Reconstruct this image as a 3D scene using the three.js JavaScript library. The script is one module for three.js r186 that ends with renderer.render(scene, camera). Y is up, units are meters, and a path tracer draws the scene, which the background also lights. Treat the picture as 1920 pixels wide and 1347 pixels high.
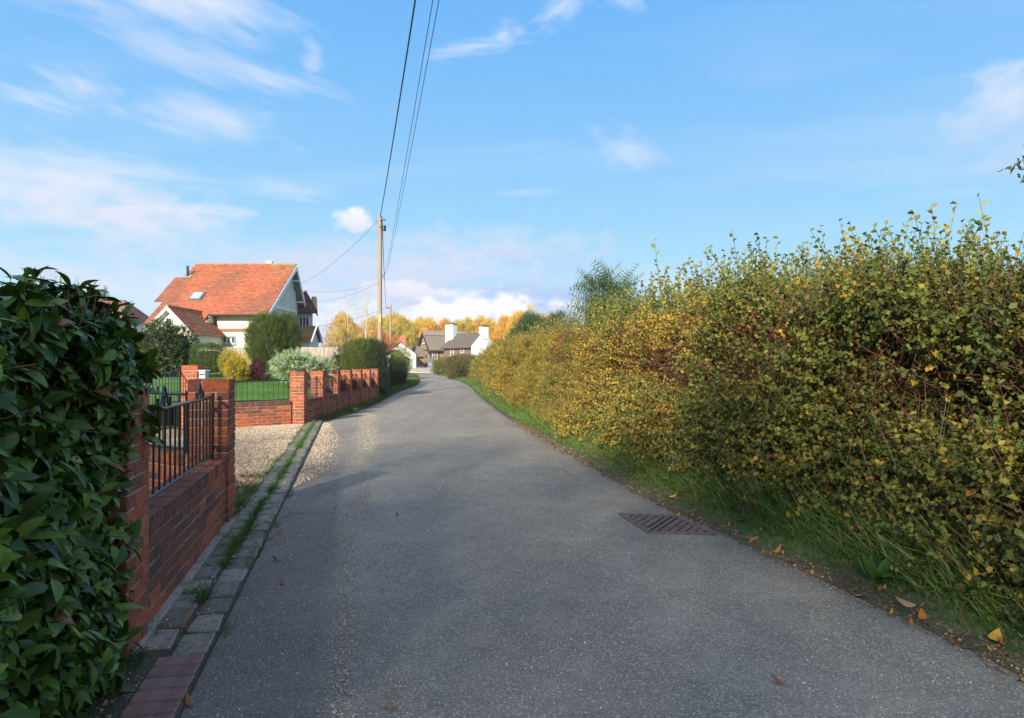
import * as THREE from 'three';
import { mergeGeometries } from 'three/addons/utils/BufferGeometryUtils.js';

// ---------- numbers ----------
const mulberry = (s) => () => { s = (s + 0x6d2b79f5) | 0; let t = Math.imul(s ^ (s >>> 15), 1 | s); t = (t + Math.imul(t ^ (t >>> 7), 61 | t)) ^ t; return ((t ^ (t >>> 14)) >>> 0) / 4294967296; };
let R = mulberry(11);
const seed = (s) => { R = mulberry(s); };
const rr = (a, b) => a + (b - a) * R();
const pick = (a) => a[Math.floor(R() * a.length)];
const clamp = (x, a = 0, b = 1) => Math.min(b, Math.max(a, x));
const sstep = (a, b, x) => { const t = clamp((x - a) / (b - a)); return t * t * (3 - 2 * t); };
const lerp = (a, b, t) => a + (b - a) * t;
const hash = (x, y, z) => { let h = Math.imul(x, 374761393) + Math.imul(y, 668265263) + Math.imul(z, 1274126177) | 0; h = Math.imul(h ^ (h >>> 13), 1274126177); h ^= h >>> 16; return (h >>> 0) / 4294967296; };
function noise(x, y, z = 0, per = 0) {
  const xi = Math.floor(x), yi = Math.floor(y), zi = Math.floor(z); let u = x - xi, v = y - yi, w = z - zi;
  u = u * u * (3 - 2 * u); v = v * v * (3 - 2 * v); w = w * w * (3 - 2 * w);
  const m = per ? (k) => ((k % per) + per) % per : (k) => k;
  const x0 = m(xi), x1 = m(xi + 1), y0 = m(yi), y1 = m(yi + 1);
  const a = lerp(lerp(hash(x0, y0, zi), hash(x1, y0, zi), u), lerp(hash(x0, y1, zi), hash(x1, y1, zi), u), v);
  if (w === 0) return a;
  return lerp(a, lerp(lerp(hash(x0, y0, zi + 1), hash(x1, y0, zi + 1), u), lerp(hash(x0, y1, zi + 1), hash(x1, y1, zi + 1), u), v), w);
}
const fbm = (x, y, z = 0, o = 4, per = 0) => { let s = 0, a = 0.5, n = 0; for (let i = 0; i < o; i++) { s += a * noise(x, y, z + i * 7, per); n += a; a *= 0.5; x *= 2; y *= 2; z *= 2; per *= 2; } return s / n; };
const path = (pts) => (d) => {           // smooth piecewise curve through [d, value]
  if (d <= pts[0][0]) return pts[0][1] + (d - pts[0][0]) * (pts[1][1] - pts[0][1]) / (pts[1][0] - pts[0][0]);
  for (let i = 0; i < pts.length - 1; i++) if (d <= pts[i + 1][0] || i === pts.length - 2) {
    const [x0, y0] = pts[i], [x1, y1] = pts[i + 1], h = x1 - x0, t = (d - x0) / h;
    const m0 = i ? (y1 - pts[i - 1][1]) / (x1 - pts[i - 1][0]) : (y1 - y0) / h, m1 = i < pts.length - 2 ? (pts[i + 2][1] - y0) / (pts[i + 2][0] - x0) : (y1 - y0) / h;
    if (t > 1) return y1 + (d - x1) * m1;
    return (2 * t ** 3 - 3 * t * t + 1) * y0 + (t ** 3 - 2 * t * t + t) * h * m0 + (3 * t * t - 2 * t ** 3) * y1 + (t ** 3 - t * t) * h * m1;
  }
};
// a place: X metres to the right, y up, D metres ahead of where the photographer stands
const V = (X, y, D) => new THREE.Vector3(X, y, -D);
const EYE = V(0, 1.4, 0);

// ---------- camera, exposure, sky, sun ----------
const scene = new THREE.Scene();
const camera = new THREE.PerspectiveCamera(56.63, 1024 / 718, 0.05, 6000);
camera.position.copy(EYE);
camera.rotation.x = 0.0084;
const renderer = new THREE.WebGLRenderer({ antialias: true });
renderer.setSize(1024, 718);
renderer.toneMapping = THREE.LinearToneMapping;
const EXPOSURE = 1.85;
renderer.toneMappingExposure = EXPOSURE;
renderer.shadowMap.enabled = true;
const SUN_AZ = THREE.MathUtils.degToRad(17), SUN_EL = THREE.MathUtils.degToRad(24);
const toSun = new THREE.Vector3(-Math.sin(SUN_AZ) * Math.cos(SUN_EL), Math.sin(SUN_EL), Math.cos(SUN_AZ) * Math.cos(SUN_EL));
const sun = new THREE.DirectionalLight(new THREE.Color().setRGB(1, 0.91, 0.77), 4.4);
sun.name = 'sun';
sun.position.copy(toSun).multiplyScalar(200);
sun.castShadow = true;
sun.shadow.radius = 4;
sun.shadow.mapSize.set(4096, 4096);
Object.assign(sun.shadow.camera, { left: -70, right: 70, top: 70, bottom: -70, near: 1, far: 500 });
scene.add(sun, sun.target);

function makeSky() {
  const W = 3072, H = 1536, data = new Float32Array(W * H * 4), deg = 180 / Math.PI;
  // single clouds: azimuth right of the lane, elevation (degrees), half sizes, strength, slant, greyness, stretch of the wisps
  const clouds = [
    [-31, 27.5, 8, 3.4, 0.85, 0.1, 0, 0.35], [-25, 26.3, 6, 2, 0.75, -0.3, 0, 0.3], [-24, 22.5, 7, 1.1, 0.62, -0.18, 0, 0.3], [-16.5, 23.8, 0.9, 1, 0.5, -0.5, 0, 0.6],
    [-33, 19.2, 2.2, 1.3, 0.55, -0.3, 0, 0.5], [-24.5, 18.6, 5, 1.5, 0.6, -0.08, 0.05, 0.5], [-36, 18, 3, 0.7, 0.5, -0.1, 0, 0.4],
    [-32, 13.2, 6.5, 1.6, 0.7, 0.12, 0.05, 0.45], [-30.5, 11, 7.5, 1.9, 1, 0.02, 0.32, 0.7], [-36, 12.5, 4, 2.2, 0.6, 0, 0.2, 0.6], [-25, 11.8, 3, 0.5, 0.55, 0.12, 0, 0.3],
    [-18.5, 14, 3.4, 0.7, 0.5, 0, 0.05, 0.5], [-13.5, 12, 1.7, 0.95, 1, 0.15, 0.05, 1], [-29, 8.5, 6, 0.9, 0.5, 0.02, 0.5, 0.7],
    [-3.5, 25.5, 3.6, 0.55, 0.55, 0.25, 0, 0.4], [-0.5, 26.5, 1.4, 0.9, 0.5, 0.4, 0, 0.5], [4.5, 28.5, 2.2, 1.2, 0.55, 0.7, 0, 0.5], [9.8, 29, 1.6, 1, 0.55, -0.5, 0.1, 0.6],
    [10, 17.6, 2.6, 1.4, 0.5, -0.45, 0, 0.45], [1.5, 14.5, 2.5, 0.35, 0.3, 0.02, 0.1, 0.4], [36.5, 17.5, 2.8, 2.2, 0.75, 0.35, 0.35, 0.8], [37, 14, 1.6, 1, 0.5, 0.2, 0.5, 0.8],
    // the bank low over the houses
    [-3, 9.3, 11, 1.9, 1.1, 0.02, 0.62, 0.8], [-9, 7.2, 11, 1.5, 1, 0.02, 0.55, 0.8], [-18, 8.2, 9, 1.7, 0.9, 0, 0.5, 0.7], [-8, 5.6, 5, 1.4, 1, 0, 0.3, 1], [-20, 5.5, 12, 1.6, 0.9, 0, 0.4, 0.7], [-33, 6.5, 9, 1.6, 0.8, 0, 0.35, 0.7],
    [2.2, 6, 5, 1.1, 1, -0.05, 1, 1], [-8, 5.2, 3, 0.6, 0.75, 0.03, 1, 1], [-2.5, 4.6, 6, 1.5, 1.2, 0.03, -0.25, 1], [-6, 3.6, 4.5, 1, 1, 0, -0.15, 1], [4.5, 4.3, 3, 0.8, 0.9, 0, 0.95, 1], [6, 3.2, 4, 0.9, 1, 0, -0.1, 1],
    [-12, 3.8, 5, 1.5, 0.7, 0, 0.1, 1], [-17, 3.4, 4, 1.4, 0.8, 0.1, 0, 1], [-23, 4.6, 8, 1.4, 0.7, 0, 0.25, 0.9],
  ];
  const C = [0, 0, 0];
  for (let row = 0; row < H; row++) {
    const el = ((row + 0.5) / H - 0.5) * 180, y = Math.sin(el / deg), flat = Math.cos(el / deg);
    for (let col = 0; col < W; col++) {
      const round = ((col + 0.5) / W - 0.5) * 2 * Math.PI, o = (row * W + col) * 4;
      data[o + 3] = 1;
      if (el < -0.2) { data[o] = 0.2 / EXPOSURE; data[o + 1] = 0.2 / EXPOSURE; data[o + 2] = 0.17 / EXPOSURE; continue; }
      const x = Math.cos(round) * flat, z = Math.sin(round) * flat;
      const az = Math.atan2(x, -z) * deg;                                    // 0 straight ahead, positive to the right
      const e1 = Math.exp(-el / 17), e2 = Math.exp(-el / 18);
      const away = x * toSun.x + y * toSun.y + z * toSun.z;                  // paler towards the sun
      const glow = Math.max(0, away) ** 4;
      C[0] = 0.06 + 0.61 * e1 + 0.35 * glow;
      C[1] = 0.355 + 0.65 * e2 + 0.28 * glow;
      C[2] = 0.95 + 0.08 * e1 + 0.1 * glow;
      // high wisps everywhere, thicker out of view to whiten the shade
      const py = Math.max(0.06, y), px = x / py, pz = z / py;
      const w1 = fbm(px * 0.9 + pz * 0.35 + 3, pz * 2.6 - px * 0.5 + 9, 1, 4), w2 = fbm(px * 0.35 + 20, pz * 0.35, 5, 2);
      const ahead = sstep(58, 46, Math.abs(az)) * sstep(38, 31, el);
      let a = sstep(0.55, 0.95, w1 * 0.66 + w2 * 0.52) * lerp(0.6, 0.16, ahead) * sstep(4, 14, el), grey = 0.05;
      // broken white cloud added overhead and behind, unseen, to brighten and neutralise the shade
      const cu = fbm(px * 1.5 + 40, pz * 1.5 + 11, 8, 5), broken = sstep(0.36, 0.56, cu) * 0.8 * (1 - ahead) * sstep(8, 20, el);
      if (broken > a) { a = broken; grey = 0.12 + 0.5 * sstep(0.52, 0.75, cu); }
      // a low bank all round the horizon
      const b = fbm(az / 9 + 50, el / 2.6, 2, 4, 40);
      const bank = sstep(0.5, 0.72, b + 0.16 * (1 - el / 9)) * sstep(11, 5, el) * 0.45;
      grey = bank > a ? clamp(0.75 - (b - 0.5) * 2.2) : grey; a = Math.max(a, bank);
      let rr_ = lerp(C[0], lerp(0.9, 0.5, grey), a), gg = lerp(C[1], lerp(0.93, 0.6, grey), a), bb = lerp(C[2], lerp(1.02, 0.92, grey), a);
      if (Math.abs(az) < 52 && el < 36) {
        for (const [ca, ce, ra, re, st, sl, gy, kind] of clouds) {
          const da = az - ca, de = el - ce - sl * da * 0.6;
          if (Math.abs(da) > ra * 1.7 || Math.abs(de) > re * 2.2) continue;
          const q = 1 - Math.sqrt((da / ra) ** 2 + (de / re) ** 2) / 1.35;
          const nn = kind < 0.55 ? fbm(da / (ra * 0.55) + ca, de / (re * 0.4) + da * 0.25 / re + ce, 3, 5) : fbm(da / 1.4 + ca * 3, de / 0.8 + ce, 4, 5);
          let m = clamp(q + (nn - 0.5) * (kind < 0.55 ? 1.25 : 1.2));
          m = kind >= 1 ? sstep(0.1, 0.62, m) : m ** (kind < 0.55 ? 1.15 : 1.05) * (kind < 0.55 ? 0.85 : 1);
          m = clamp(m * st * (gy > 0.6 ? 0.72 : 1));
          const shade = clamp(gy + (kind >= 0.8 ? -de / re * 0.28 : 0), -0.2, 1);
          rr_ = lerp(rr_, lerp(0.93, 0.46, shade), m); gg = lerp(gg, lerp(0.94, 0.59, shade), m); bb = lerp(bb, lerp(1.0, 0.92, shade), m);
        }
      }
      data[o] = rr_ / EXPOSURE; data[o + 1] = gg / EXPOSURE; data[o + 2] = bb / EXPOSURE;
    }
  }
  const t = new THREE.DataTexture(data, W, H, THREE.RGBAFormat, THREE.FloatType);
  t.mapping = THREE.EquirectangularReflectionMapping; t.magFilter = THREE.LinearFilter; t.minFilter = THREE.LinearFilter; t.needsUpdate = true;
  return t;
}
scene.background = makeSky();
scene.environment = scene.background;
scene.fog = new THREE.FogExp2(new THREE.Color().setRGB(0.8, 0.87, 1), 0.0004);

// ---------- textures and materials ----------
const enc = (x) => 255 * clamp(x <= 0.0031308 ? 12.92 * x : 1.055 * x ** (1 / 2.4) - 0.055);
function tex(n, fn, color = true, n2 = n) {
  const d = new Uint8Array(n * n2 * 4);
  for (let j = 0; j < n2; j++) for (let i = 0; i < n; i++) { const c = fn(i / n, j / n2, i, j), o = (j * n + i) * 4; for (let k = 0; k < 3; k++) { const q = typeof c === 'number' ? c : c[k]; d[o + k] = color ? enc(q) : 255 * clamp(q); } d[o + 3] = 255; }
  const t = new THREE.DataTexture(d, n, n2); t.wrapS = t.wrapT = THREE.RepeatWrapping; t.magFilter = THREE.LinearFilter; t.minFilter = THREE.LinearFilter; t.needsUpdate = true;
  if (color) t.colorSpace = THREE.SRGBColorSpace;
  return t;
}
const scaled = (t, s, s2 = s) => { const c = t.clone(); c.repeat.set(1 / s, 1 / s2); c.needsUpdate = true; return c; };
const M = (rgb, o = {}) => { const m = new THREE.MeshPhysicalMaterial({ roughness: 0.9, ...o }); m.color.setRGB(...rgb); return m; };
const leafM = (o = {}) => M([1, 1, 1], { side: THREE.DoubleSide, roughness: 0.62, transmission: 0.28, thickness: 0, specularIntensity: 0.35, ...o });
seed(21);
const grainT = tex(256, (u, v) => 0.4 + 0.34 * sstep(0.25, 0.7, fbm(u * 5, v * 5, 6, 3, 5)) + 0.36 * fbm(u * 16, v * 16, 0, 4, 16) * (hash(u * 4096 | 0, v * 4096 | 0, 3) * 0.35 + 0.65) * 1.25);
const grainB = tex(256, (u, v) => fbm(u * 24, v * 24, 4, 4, 24), false);
// stones stamped at random on a torus: colour and height maps for the road and the gravel
function stones(n, count, r0, r1, ground, shade, s) {
  seed(s);
  const c = new Float32Array(n * n * 3), h = new Float32Array(n * n);
  for (let i = 0; i < n * n; i++) { const g = ground(i % n / n, Math.floor(i / n) / n); for (let k = 0; k < 3; k++) c[i * 3 + k] = g[k]; h[i] = 0.25; }
  for (let q = 0; q < count; q++) {
    const cx = R() * n, cy = R() * n, r = rr(r0, r1), e = rr(0.6, 1), an = R() * 6.28, col = shade(), top = rr(0.5, 1);
    const ca = Math.cos(an), sa = Math.sin(an);
    for (let dy = -Math.ceil(r); dy <= r; dy++) for (let dx = -Math.ceil(r); dx <= r; dx++) {
      const x = (dx * ca + dy * sa) / r, y = (dy * ca - dx * sa) / (r * e), d = x * x + y * y;
      if (d > 1) continue;
      const i = ((Math.floor(cy + dy) + n) % n) * n + (Math.floor(cx + dx) + n) % n, z = top * (0.5 + 0.5 * Math.sqrt(1 - d));
      if (z < h[i]) continue;
      h[i] = z; for (let k = 0; k < 3; k++) c[i * 3 + k] = col[k];
    }
  }
  return [tex(n, (u, v, i, j) => { const o = (j * n + i) * 3; return [c[o], c[o + 1], c[o + 2]]; }), tex(n, (u, v, i, j) => h[j * n + i], false)];
}
const [roadT, roadB] = stones(1024, 26000, 1.2, 4.5, (u, v) => { const g = 0.2 + 0.2 * fbm(u * 8, v * 8, 0, 4, 8); return [g, g, g]; }, () => { const g = R() < 0.02 ? rr(0.8, 1) : rr(0.2, 0.66); return [g, g * rr(0.96, 1), g * rr(0.92, 1)]; }, 5);
const [gravT, gravB] = stones(1024, 11000, 4, 10, () => [0.2, 0.15, 0.1], () => { const g = rr(0.45, 1); return [g, g * rr(0.78, 0.9), g * rr(0.55, 0.78)]; }, 6);
const soilT = tex(512, (u, v) => { const a = fbm(u * 10, v * 10, 0, 5, 10), b = fbm(u * 40, v * 40, 3, 3, 40); return [0.4 + 0.6 * a * b * 2, 0.4 + 0.55 * a * b * 2, 0.4 + 0.5 * a * b * 2]; });
const grassT = tex(512, (u, v) => { const a = fbm(u * 6, v * 6, 0, 3, 6), b = fbm(u * 60, v * 34, 3, 3, 60); const g = 0.35 + 0.75 * a * (0.4 + b); return [g * (0.85 + 0.3 * a), g, g * 0.8]; });
const plasterT = tex(256, (u, v) => 0.86 + 0.14 * fbm(u * 8, v * 8, 0, 4, 8));
const woodT = tex(256, (u, v) => { const g = 0.55 + 0.45 * fbm(u * 24, v * 2, 0, 4, 24); return [g, g * 0.97, g * 0.94]; });
const thatchT = tex(256, (u, v) => 0.5 + 0.5 * fbm(u * 40, v * 5, 0, 4, 40));
const thatchB = tex(256, (u, v) => fbm(u * 40, v * 5, 9, 4, 40), false);
const leafT = tex(64, (u, v) => { const m = Math.abs(u - 0.5) * 2, rib = m < 0.07 ? 1 : 0, vein = Math.abs(((v * 9 + m * 2.4) % 1) - 0.5) < 0.07 ? 0.16 : 0; const g = 0.7 + 0.16 * fbm(u * 6, v * 8, 0, 3) + vein; return rib ? [1, 1, 0.8] : [g, g, g * 0.92]; }, true, 128);

const mRoad = M([1, 1, 1], { vertexColors: true, map: scaled(roadT, 1.3), bumpMap: scaled(roadB, 1.3), bumpScale: 0.006, roughness: 0.88 });
const mGravel = M([0.6, 0.49, 0.37], { map: scaled(gravT, 1.25), bumpMap: scaled(gravB, 1.25), bumpScale: 0.015, roughness: 0.95 });
const mPebble = M([1, 1, 1], { roughness: 0.9, flatShading: true });
const mSoil = M([1, 1, 1], { vertexColors: true, map: scaled(soilT, 1.7), bumpMap: scaled(grainB, 0.6), bumpScale: 0.02 });
const mGround = M([0.09, 0.11, 0.035], { map: scaled(grassT, 3) });
const mLawn = M([0.10, 0.23, 0.03], { map: scaled(grassT, 1.8), bumpMap: scaled(grainB, 0.4), bumpScale: 0.02 });
const bTex = { map: scaled(grainT, 0.21), bumpMap: scaled(grainB, 0.12), bumpScale: 0.002, roughness: 0.92 };
const TONES = [[0.46, 0.115, 0.045], [0.42, 0.105, 0.042], [0.37, 0.095, 0.042], [0.27, 0.085, 0.045], [0.2, 0.072, 0.046], [0.13, 0.06, 0.045], [0.5, 0.15, 0.06]];
const mBricks = TONES.map((t) => M(t, bTex)), mBrickV = M([1, 1, 1], { ...bTex, vertexColors: true });
const mMortar = M([0.46, 0.36, 0.25], { map: scaled(grainT, 0.15) }), mConcrete = M([0.34, 0.31, 0.26], { map: scaled(grainT, 0.3), bumpMap: scaled(grainB, 0.2), bumpScale: 0.004 });
const mSett = [[0.25, 0.225, 0.18], [0.2, 0.18, 0.145], [0.29, 0.26, 0.215], [0.165, 0.15, 0.115], [0.22, 0.21, 0.145]].map((c) => M(c, { map: scaled(grainT, 0.25), bumpMap: scaled(grainB, 0.2), bumpScale: 0.006 }));
const mPaver = [[0.27, 0.15, 0.125], [0.23, 0.13, 0.11], [0.25, 0.155, 0.135]].map((c) => M(c, { map: scaled(grainT, 0.25), bumpMap: scaled(grainB, 0.2), bumpScale: 0.004 }));
const mIron = M([0.012, 0.013, 0.016], { roughness: 0.42, metalness: 0, clearcoat: 0.2 });
const mRust = M([0.19, 0.138, 0.12], { roughness: 0.7, metalness: 0.25, map: scaled(grainT, 0.2), bumpMap: scaled(grainB, 0.1), bumpScale: 0.002 });
const mWood = M([0.4, 0.31, 0.23], { map: scaled(woodT, 1, 2) }), mStick = M([1, 1, 1], { vertexColors: true, roughness: 0.9 });
const mBark = M([0.12, 0.09, 0.065], { map: scaled(woodT, 0.4, 1) }), mTwig = M([0.1, 0.045, 0.03]), mDark = M([0.035, 0.03, 0.02]);
const mCream = M([0.78, 0.71, 0.55], { map: scaled(plasterT, 2) }), mStone = M([0.66, 0.63, 0.57], { map: scaled(plasterT, 1) }), mWhite = M([0.82, 0.82, 0.8], { map: scaled(plasterT, 1.5), roughness: 0.7 }), mPaint = M([0.72, 0.74, 0.76], { roughness: 0.5 });
const mTile = M([1, 1, 1], { vertexColors: true, map: scaled(grainT, 0.5), roughness: 0.9 });
const mGlass = M([0.05, 0.06, 0.07], { roughness: 0.08, metalness: 0, specularIntensity: 1 }), mThatch = M([0.26, 0.205, 0.15], { map: scaled(thatchT, 1.2, 2.4), bumpMap: scaled(thatchB, 1.2, 2.4), bumpScale: 0.05 });
const mTimber = M([0.045, 0.03, 0.022], { roughness: 0.8 }), mCable = M([0.012, 0.012, 0.014], { roughness: 0.6 }), mLead = M([0.25, 0.26, 0.28], { roughness: 0.6 });

// ---------- building blocks ----------
const P3 = (a) => (a.isVector3 ? a : new THREE.Vector3(...a));
class MB {                                // collects faces; build() makes one named Mesh of them
  constructor() { this.p = []; this.n = []; this.u = []; this.c = []; this.col = null; this.o = R() * 3; }
  tri(a, b, c, ns) {
    const e = new THREE.Vector3().subVectors(b, a), f = new THREE.Vector3().subVectors(c, a), n = e.cross(f);
    if (n.lengthSq() < 1e-18) return this; n.normalize();
    const ax = Math.abs(n.x), ay = Math.abs(n.y), az = Math.abs(n.z);
    [a, b, c].forEach((q, i) => {
      const m = ns ? ns[i] : n;
      this.p.push(q.x, q.y, q.z); this.n.push(m.x, m.y, m.z);
      if (ay > 0.9 && ay >= ax) this.u.push(q.x + this.o, q.z); else if (ax > az) this.u.push(q.z + this.o, q.y); else this.u.push(q.x + this.o, q.y);
      const k = this.col || [1, 1, 1]; this.c.push(k[0], k[1], k[2]);
    });
    return this;
  }
  quad(a, b, c, d, ns) { this.tri(a, b, c, ns && [ns[0], ns[1], ns[2]]); return this.tri(a, c, d, ns && [ns[0], ns[2], ns[3]]); }
  face(pts, mid) { pts = pts.map(P3); const n = new THREE.Vector3().subVectors(pts[1], pts[0]).cross(new THREE.Vector3().subVectors(pts[2], pts[0])); if (n.dot(new THREE.Vector3().subVectors(pts[0], P3(mid))) < 0) pts.reverse(); for (let i = 1; i < pts.length - 1; i++) this.tri(pts[0], pts[i], pts[i + 1]); return this; }
  box(x, y, z, w, h, d, ry = 0, ch = 0, jit = 0) {     // centre, size, turn, chamfer, unevenness
    const cs = Math.cos(ry), sn = Math.sin(ry), J = () => (R() - 0.5) * 2 * jit;
    const P = (a, b, c) => new THREE.Vector3(x + a * cs + c * sn, y + b, z - a * sn + c * cs), mid = new THREE.Vector3(x, y, z);
    const v = {}; w /= 2; h /= 2; d /= 2;
    for (const sx of [-1, 1]) for (const sy of [-1, 1]) for (const sz of [-1, 1]) {
      const j = [J(), J(), J()];
      v[[sx, sy, sz, 0]] = P(sx * w + j[0], sy * (h - ch) + j[1], sz * (d - ch) + j[2]); v[[sx, sy, sz, 1]] = P(sx * (w - ch) + j[0], sy * h + j[1], sz * (d - ch) + j[2]); v[[sx, sy, sz, 2]] = P(sx * (w - ch) + j[0], sy * (h - ch) + j[1], sz * d + j[2]);
    }
    const S = [-1, 1], q = (a, b, s, t, f) => [[s, t], [s, -t], [-s, -t], [-s, t]].map(([i, j]) => f(i, j));
    for (const s of S) {
      this.face(q(0, 0, 1, 1, (i, j) => v[[s, i, j, 0]]), mid); this.face(q(0, 0, 1, 1, (i, j) => v[[i, s, j, 1]]), mid); this.face(q(0, 0, 1, 1, (i, j) => v[[i, j, s, 2]]), mid);
      if (ch) for (const t of S) {
        this.face([v[[s, t, -1, 0]], v[[s, t, 1, 0]], v[[s, t, 1, 1]], v[[s, t, -1, 1]]], mid); this.face([v[[s, -1, t, 0]], v[[s, 1, t, 0]], v[[s, 1, t, 2]], v[[s, -1, t, 2]]], mid); this.face([v[[-1, s, t, 1]], v[[1, s, t, 1]], v[[1, s, t, 2]], v[[-1, s, t, 2]]], mid);
        for (const k of S) this.face([v[[s, t, k, 0]], v[[s, t, k, 1]], v[[s, t, k, 2]]], mid);
      }
    }
    return this;
  }
  bar(a, b, r0, r1 = r0, n = 6, caps = true) {
    a = P3(a); b = P3(b); const t = new THREE.Vector3().subVectors(b, a).normalize(), u = new THREE.Vector3(Math.abs(t.y) > 0.9 ? 1 : 0, Math.abs(t.y) > 0.9 ? 0 : 1, 0).cross(t).normalize(), w = t.clone().cross(u);
    const ring = (c, r) => Array.from({ length: n }, (_, i) => { const k = i / n * 6.2832, m = u.clone().multiplyScalar(Math.cos(k)).addScaledVector(w, Math.sin(k)); return [c.clone().addScaledVector(m, r), m]; });
    const A = ring(a, r0), B = ring(b, r1);
    for (let i = 0; i < n; i++) { const j = (i + 1) % n; this.quad(A[i][0], A[j][0], B[j][0], B[i][0], [A[i][1], A[j][1], B[j][1], B[i][1]]); if (caps && i > 1) { this.tri(B[0][0], B[i - 1][0], B[i][0]); this.tri(A[0][0], A[i][0], A[i - 1][0]); } }
    return this;
  }
  tube(pts, r0, r1 = r0, n = 5) { for (let i = 0; i < pts.length - 1; i++) this.bar(pts[i], pts[i + 1], lerp(r0, r1, i / (pts.length - 1)), lerp(r0, r1, (i + 1) / (pts.length - 1)), n, i === 0 || i === pts.length - 2); return this; }
  geo() {
    const g = new THREE.BufferGeometry();
    g.setAttribute('position', new THREE.Float32BufferAttribute(this.p, 3)); g.setAttribute('normal', new THREE.Float32BufferAttribute(this.n, 3)); g.setAttribute('uv', new THREE.Float32BufferAttribute(this.u, 2));
    if (this.col) g.setAttribute('color', new THREE.Float32BufferAttribute(this.c, 3));
    return g;
  }
  build(name, material, parent, world = true) {           // world: the faces were given in world coordinates and the thing is not turned
    const g = this.geo(), at = world && base.get(parent);
    if (at) g.translate(-at.x, -at.y, -at.z);
    return mesh(name, g, material, parent);
  }
}
const base = new Map(), used = new Map();
function numbered(name) { const n = used.get(name) ?? 0; used.set(name, n + 1); return n ? name + '_' + String(n).padStart(3, '0') : name; }
function mesh(name, g, material, parent) {
  const o = new THREE.Mesh(g, material); o.castShadow = o.receiveShadow = true;
  if (parent) { o.name = name; parent.add(o); base.set(o, base.get(parent)); } else { o.name = numbered(name); scene.add(o); base.set(o, new THREE.Vector3()); }
  return o;
}
function tag(o, label, category, group) { Object.assign(o.userData, { label, category }); if (group) o.userData.group = group; return o; }
function thing(name, label, category, at = [0, 0, 0], turn = 0, group) { const o = new THREE.Group(); o.name = numbered(name); o.position.copy(P3(at)); o.rotation.y = turn; scene.add(o); base.set(o, o.position.clone()); return tag(o, label, category, group); }
function struct(o, kind = 'structure') { o.userData.kind = kind; return o; }
function place(name) { const o = new THREE.Group(); o.name = numbered(name); scene.add(o); base.set(o, new THREE.Vector3()); return struct(o); }
const UP = new THREE.Vector3(0, 1, 0), q1 = new THREE.Quaternion(), q2 = new THREE.Quaternion();
function pose(p, dir, roll, s, sy = s) { q1.setFromUnitVectors(UP, dir); q2.setFromAxisAngle(UP, roll); return new THREE.Matrix4().compose(p, q1.clone().multiply(q2), new THREE.Vector3(s, sy, s)); }
function copies(name, g, material, parent, list) {         // list of [Matrix4 in world axes, colour]
  const o = new THREE.InstancedMesh(g, material, list.length), at = base.get(parent), back = at && new THREE.Matrix4().makeTranslation(-at.x, -at.y, -at.z), c = new THREE.Color();
  list.forEach(([m, k], i) => { o.setMatrixAt(i, at ? m.premultiply(back) : m); o.setColorAt(i, c.setRGB(...k)); });
  o.castShadow = o.receiveShadow = true; o.userData.kind = 'stuff';
  if (parent) { o.name = name; parent.add(o); } else { o.name = numbered(name); scene.add(o); }
  return o;
}
const palette = (...e) => { const t = e.reduce((s, x) => s + x[3], 0); return (k = 1) => { let q = R() * t; for (const x of e) if ((q -= x[3]) <= 0) { const b = rr(0.75, 1.25) * k; return [x[0] * b, x[1] * b, x[2] * b]; } return e[0].slice(0, 3); }; };
const rdir = () => { const z = rr(-1, 1), a = R() * 6.2832, s = Math.sqrt(1 - z * z); return new THREE.Vector3(s * Math.cos(a), z, s * Math.sin(a)); };
// a leaf along +y, midrib at x = 0; rows of three points, folded and curled
function leafGeo(L, W, rows = 2, fold = 0.25, curl = 0.2, shape = 0.75, blunt = 1) {
  const g = new THREE.BufferGeometry(), p = [], u = [], ix = [];
  for (let i = 0; i <= rows; i++) { const t = i / rows, w = Math.sin(Math.PI * Math.min(0.985, Math.max(0.03, t)) ** shape) ** blunt * W / 2, y = t * L * (1 - 0.2 * curl * t), z = -curl * L * t * t; p.push(-w, y, z + w * fold * 2, 0, y, z, w, y, z + w * fold * 2); u.push(0.5 - w / W, t, 0.5, t, 0.5 + w / W, t); }
  for (let i = 0; i < rows; i++) { const a = i * 3; ix.push(a, a + 1, a + 4, a, a + 4, a + 3, a + 1, a + 2, a + 5, a + 1, a + 5, a + 4); }
  g.setAttribute('position', new THREE.Float32BufferAttribute(p, 3)); g.setAttribute('uv', new THREE.Float32BufferAttribute(u, 2)); g.setIndex(ix); g.computeVertexNormals();
  return g;
}
function paintGeo(g, c) { const n = g.attributes.position.count, a = new Float32Array(n * 3); for (let i = 0; i < n; i++) a.set(c, i * 3); g.setAttribute('color', new THREE.BufferAttribute(a, 3)); return g; }
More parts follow.
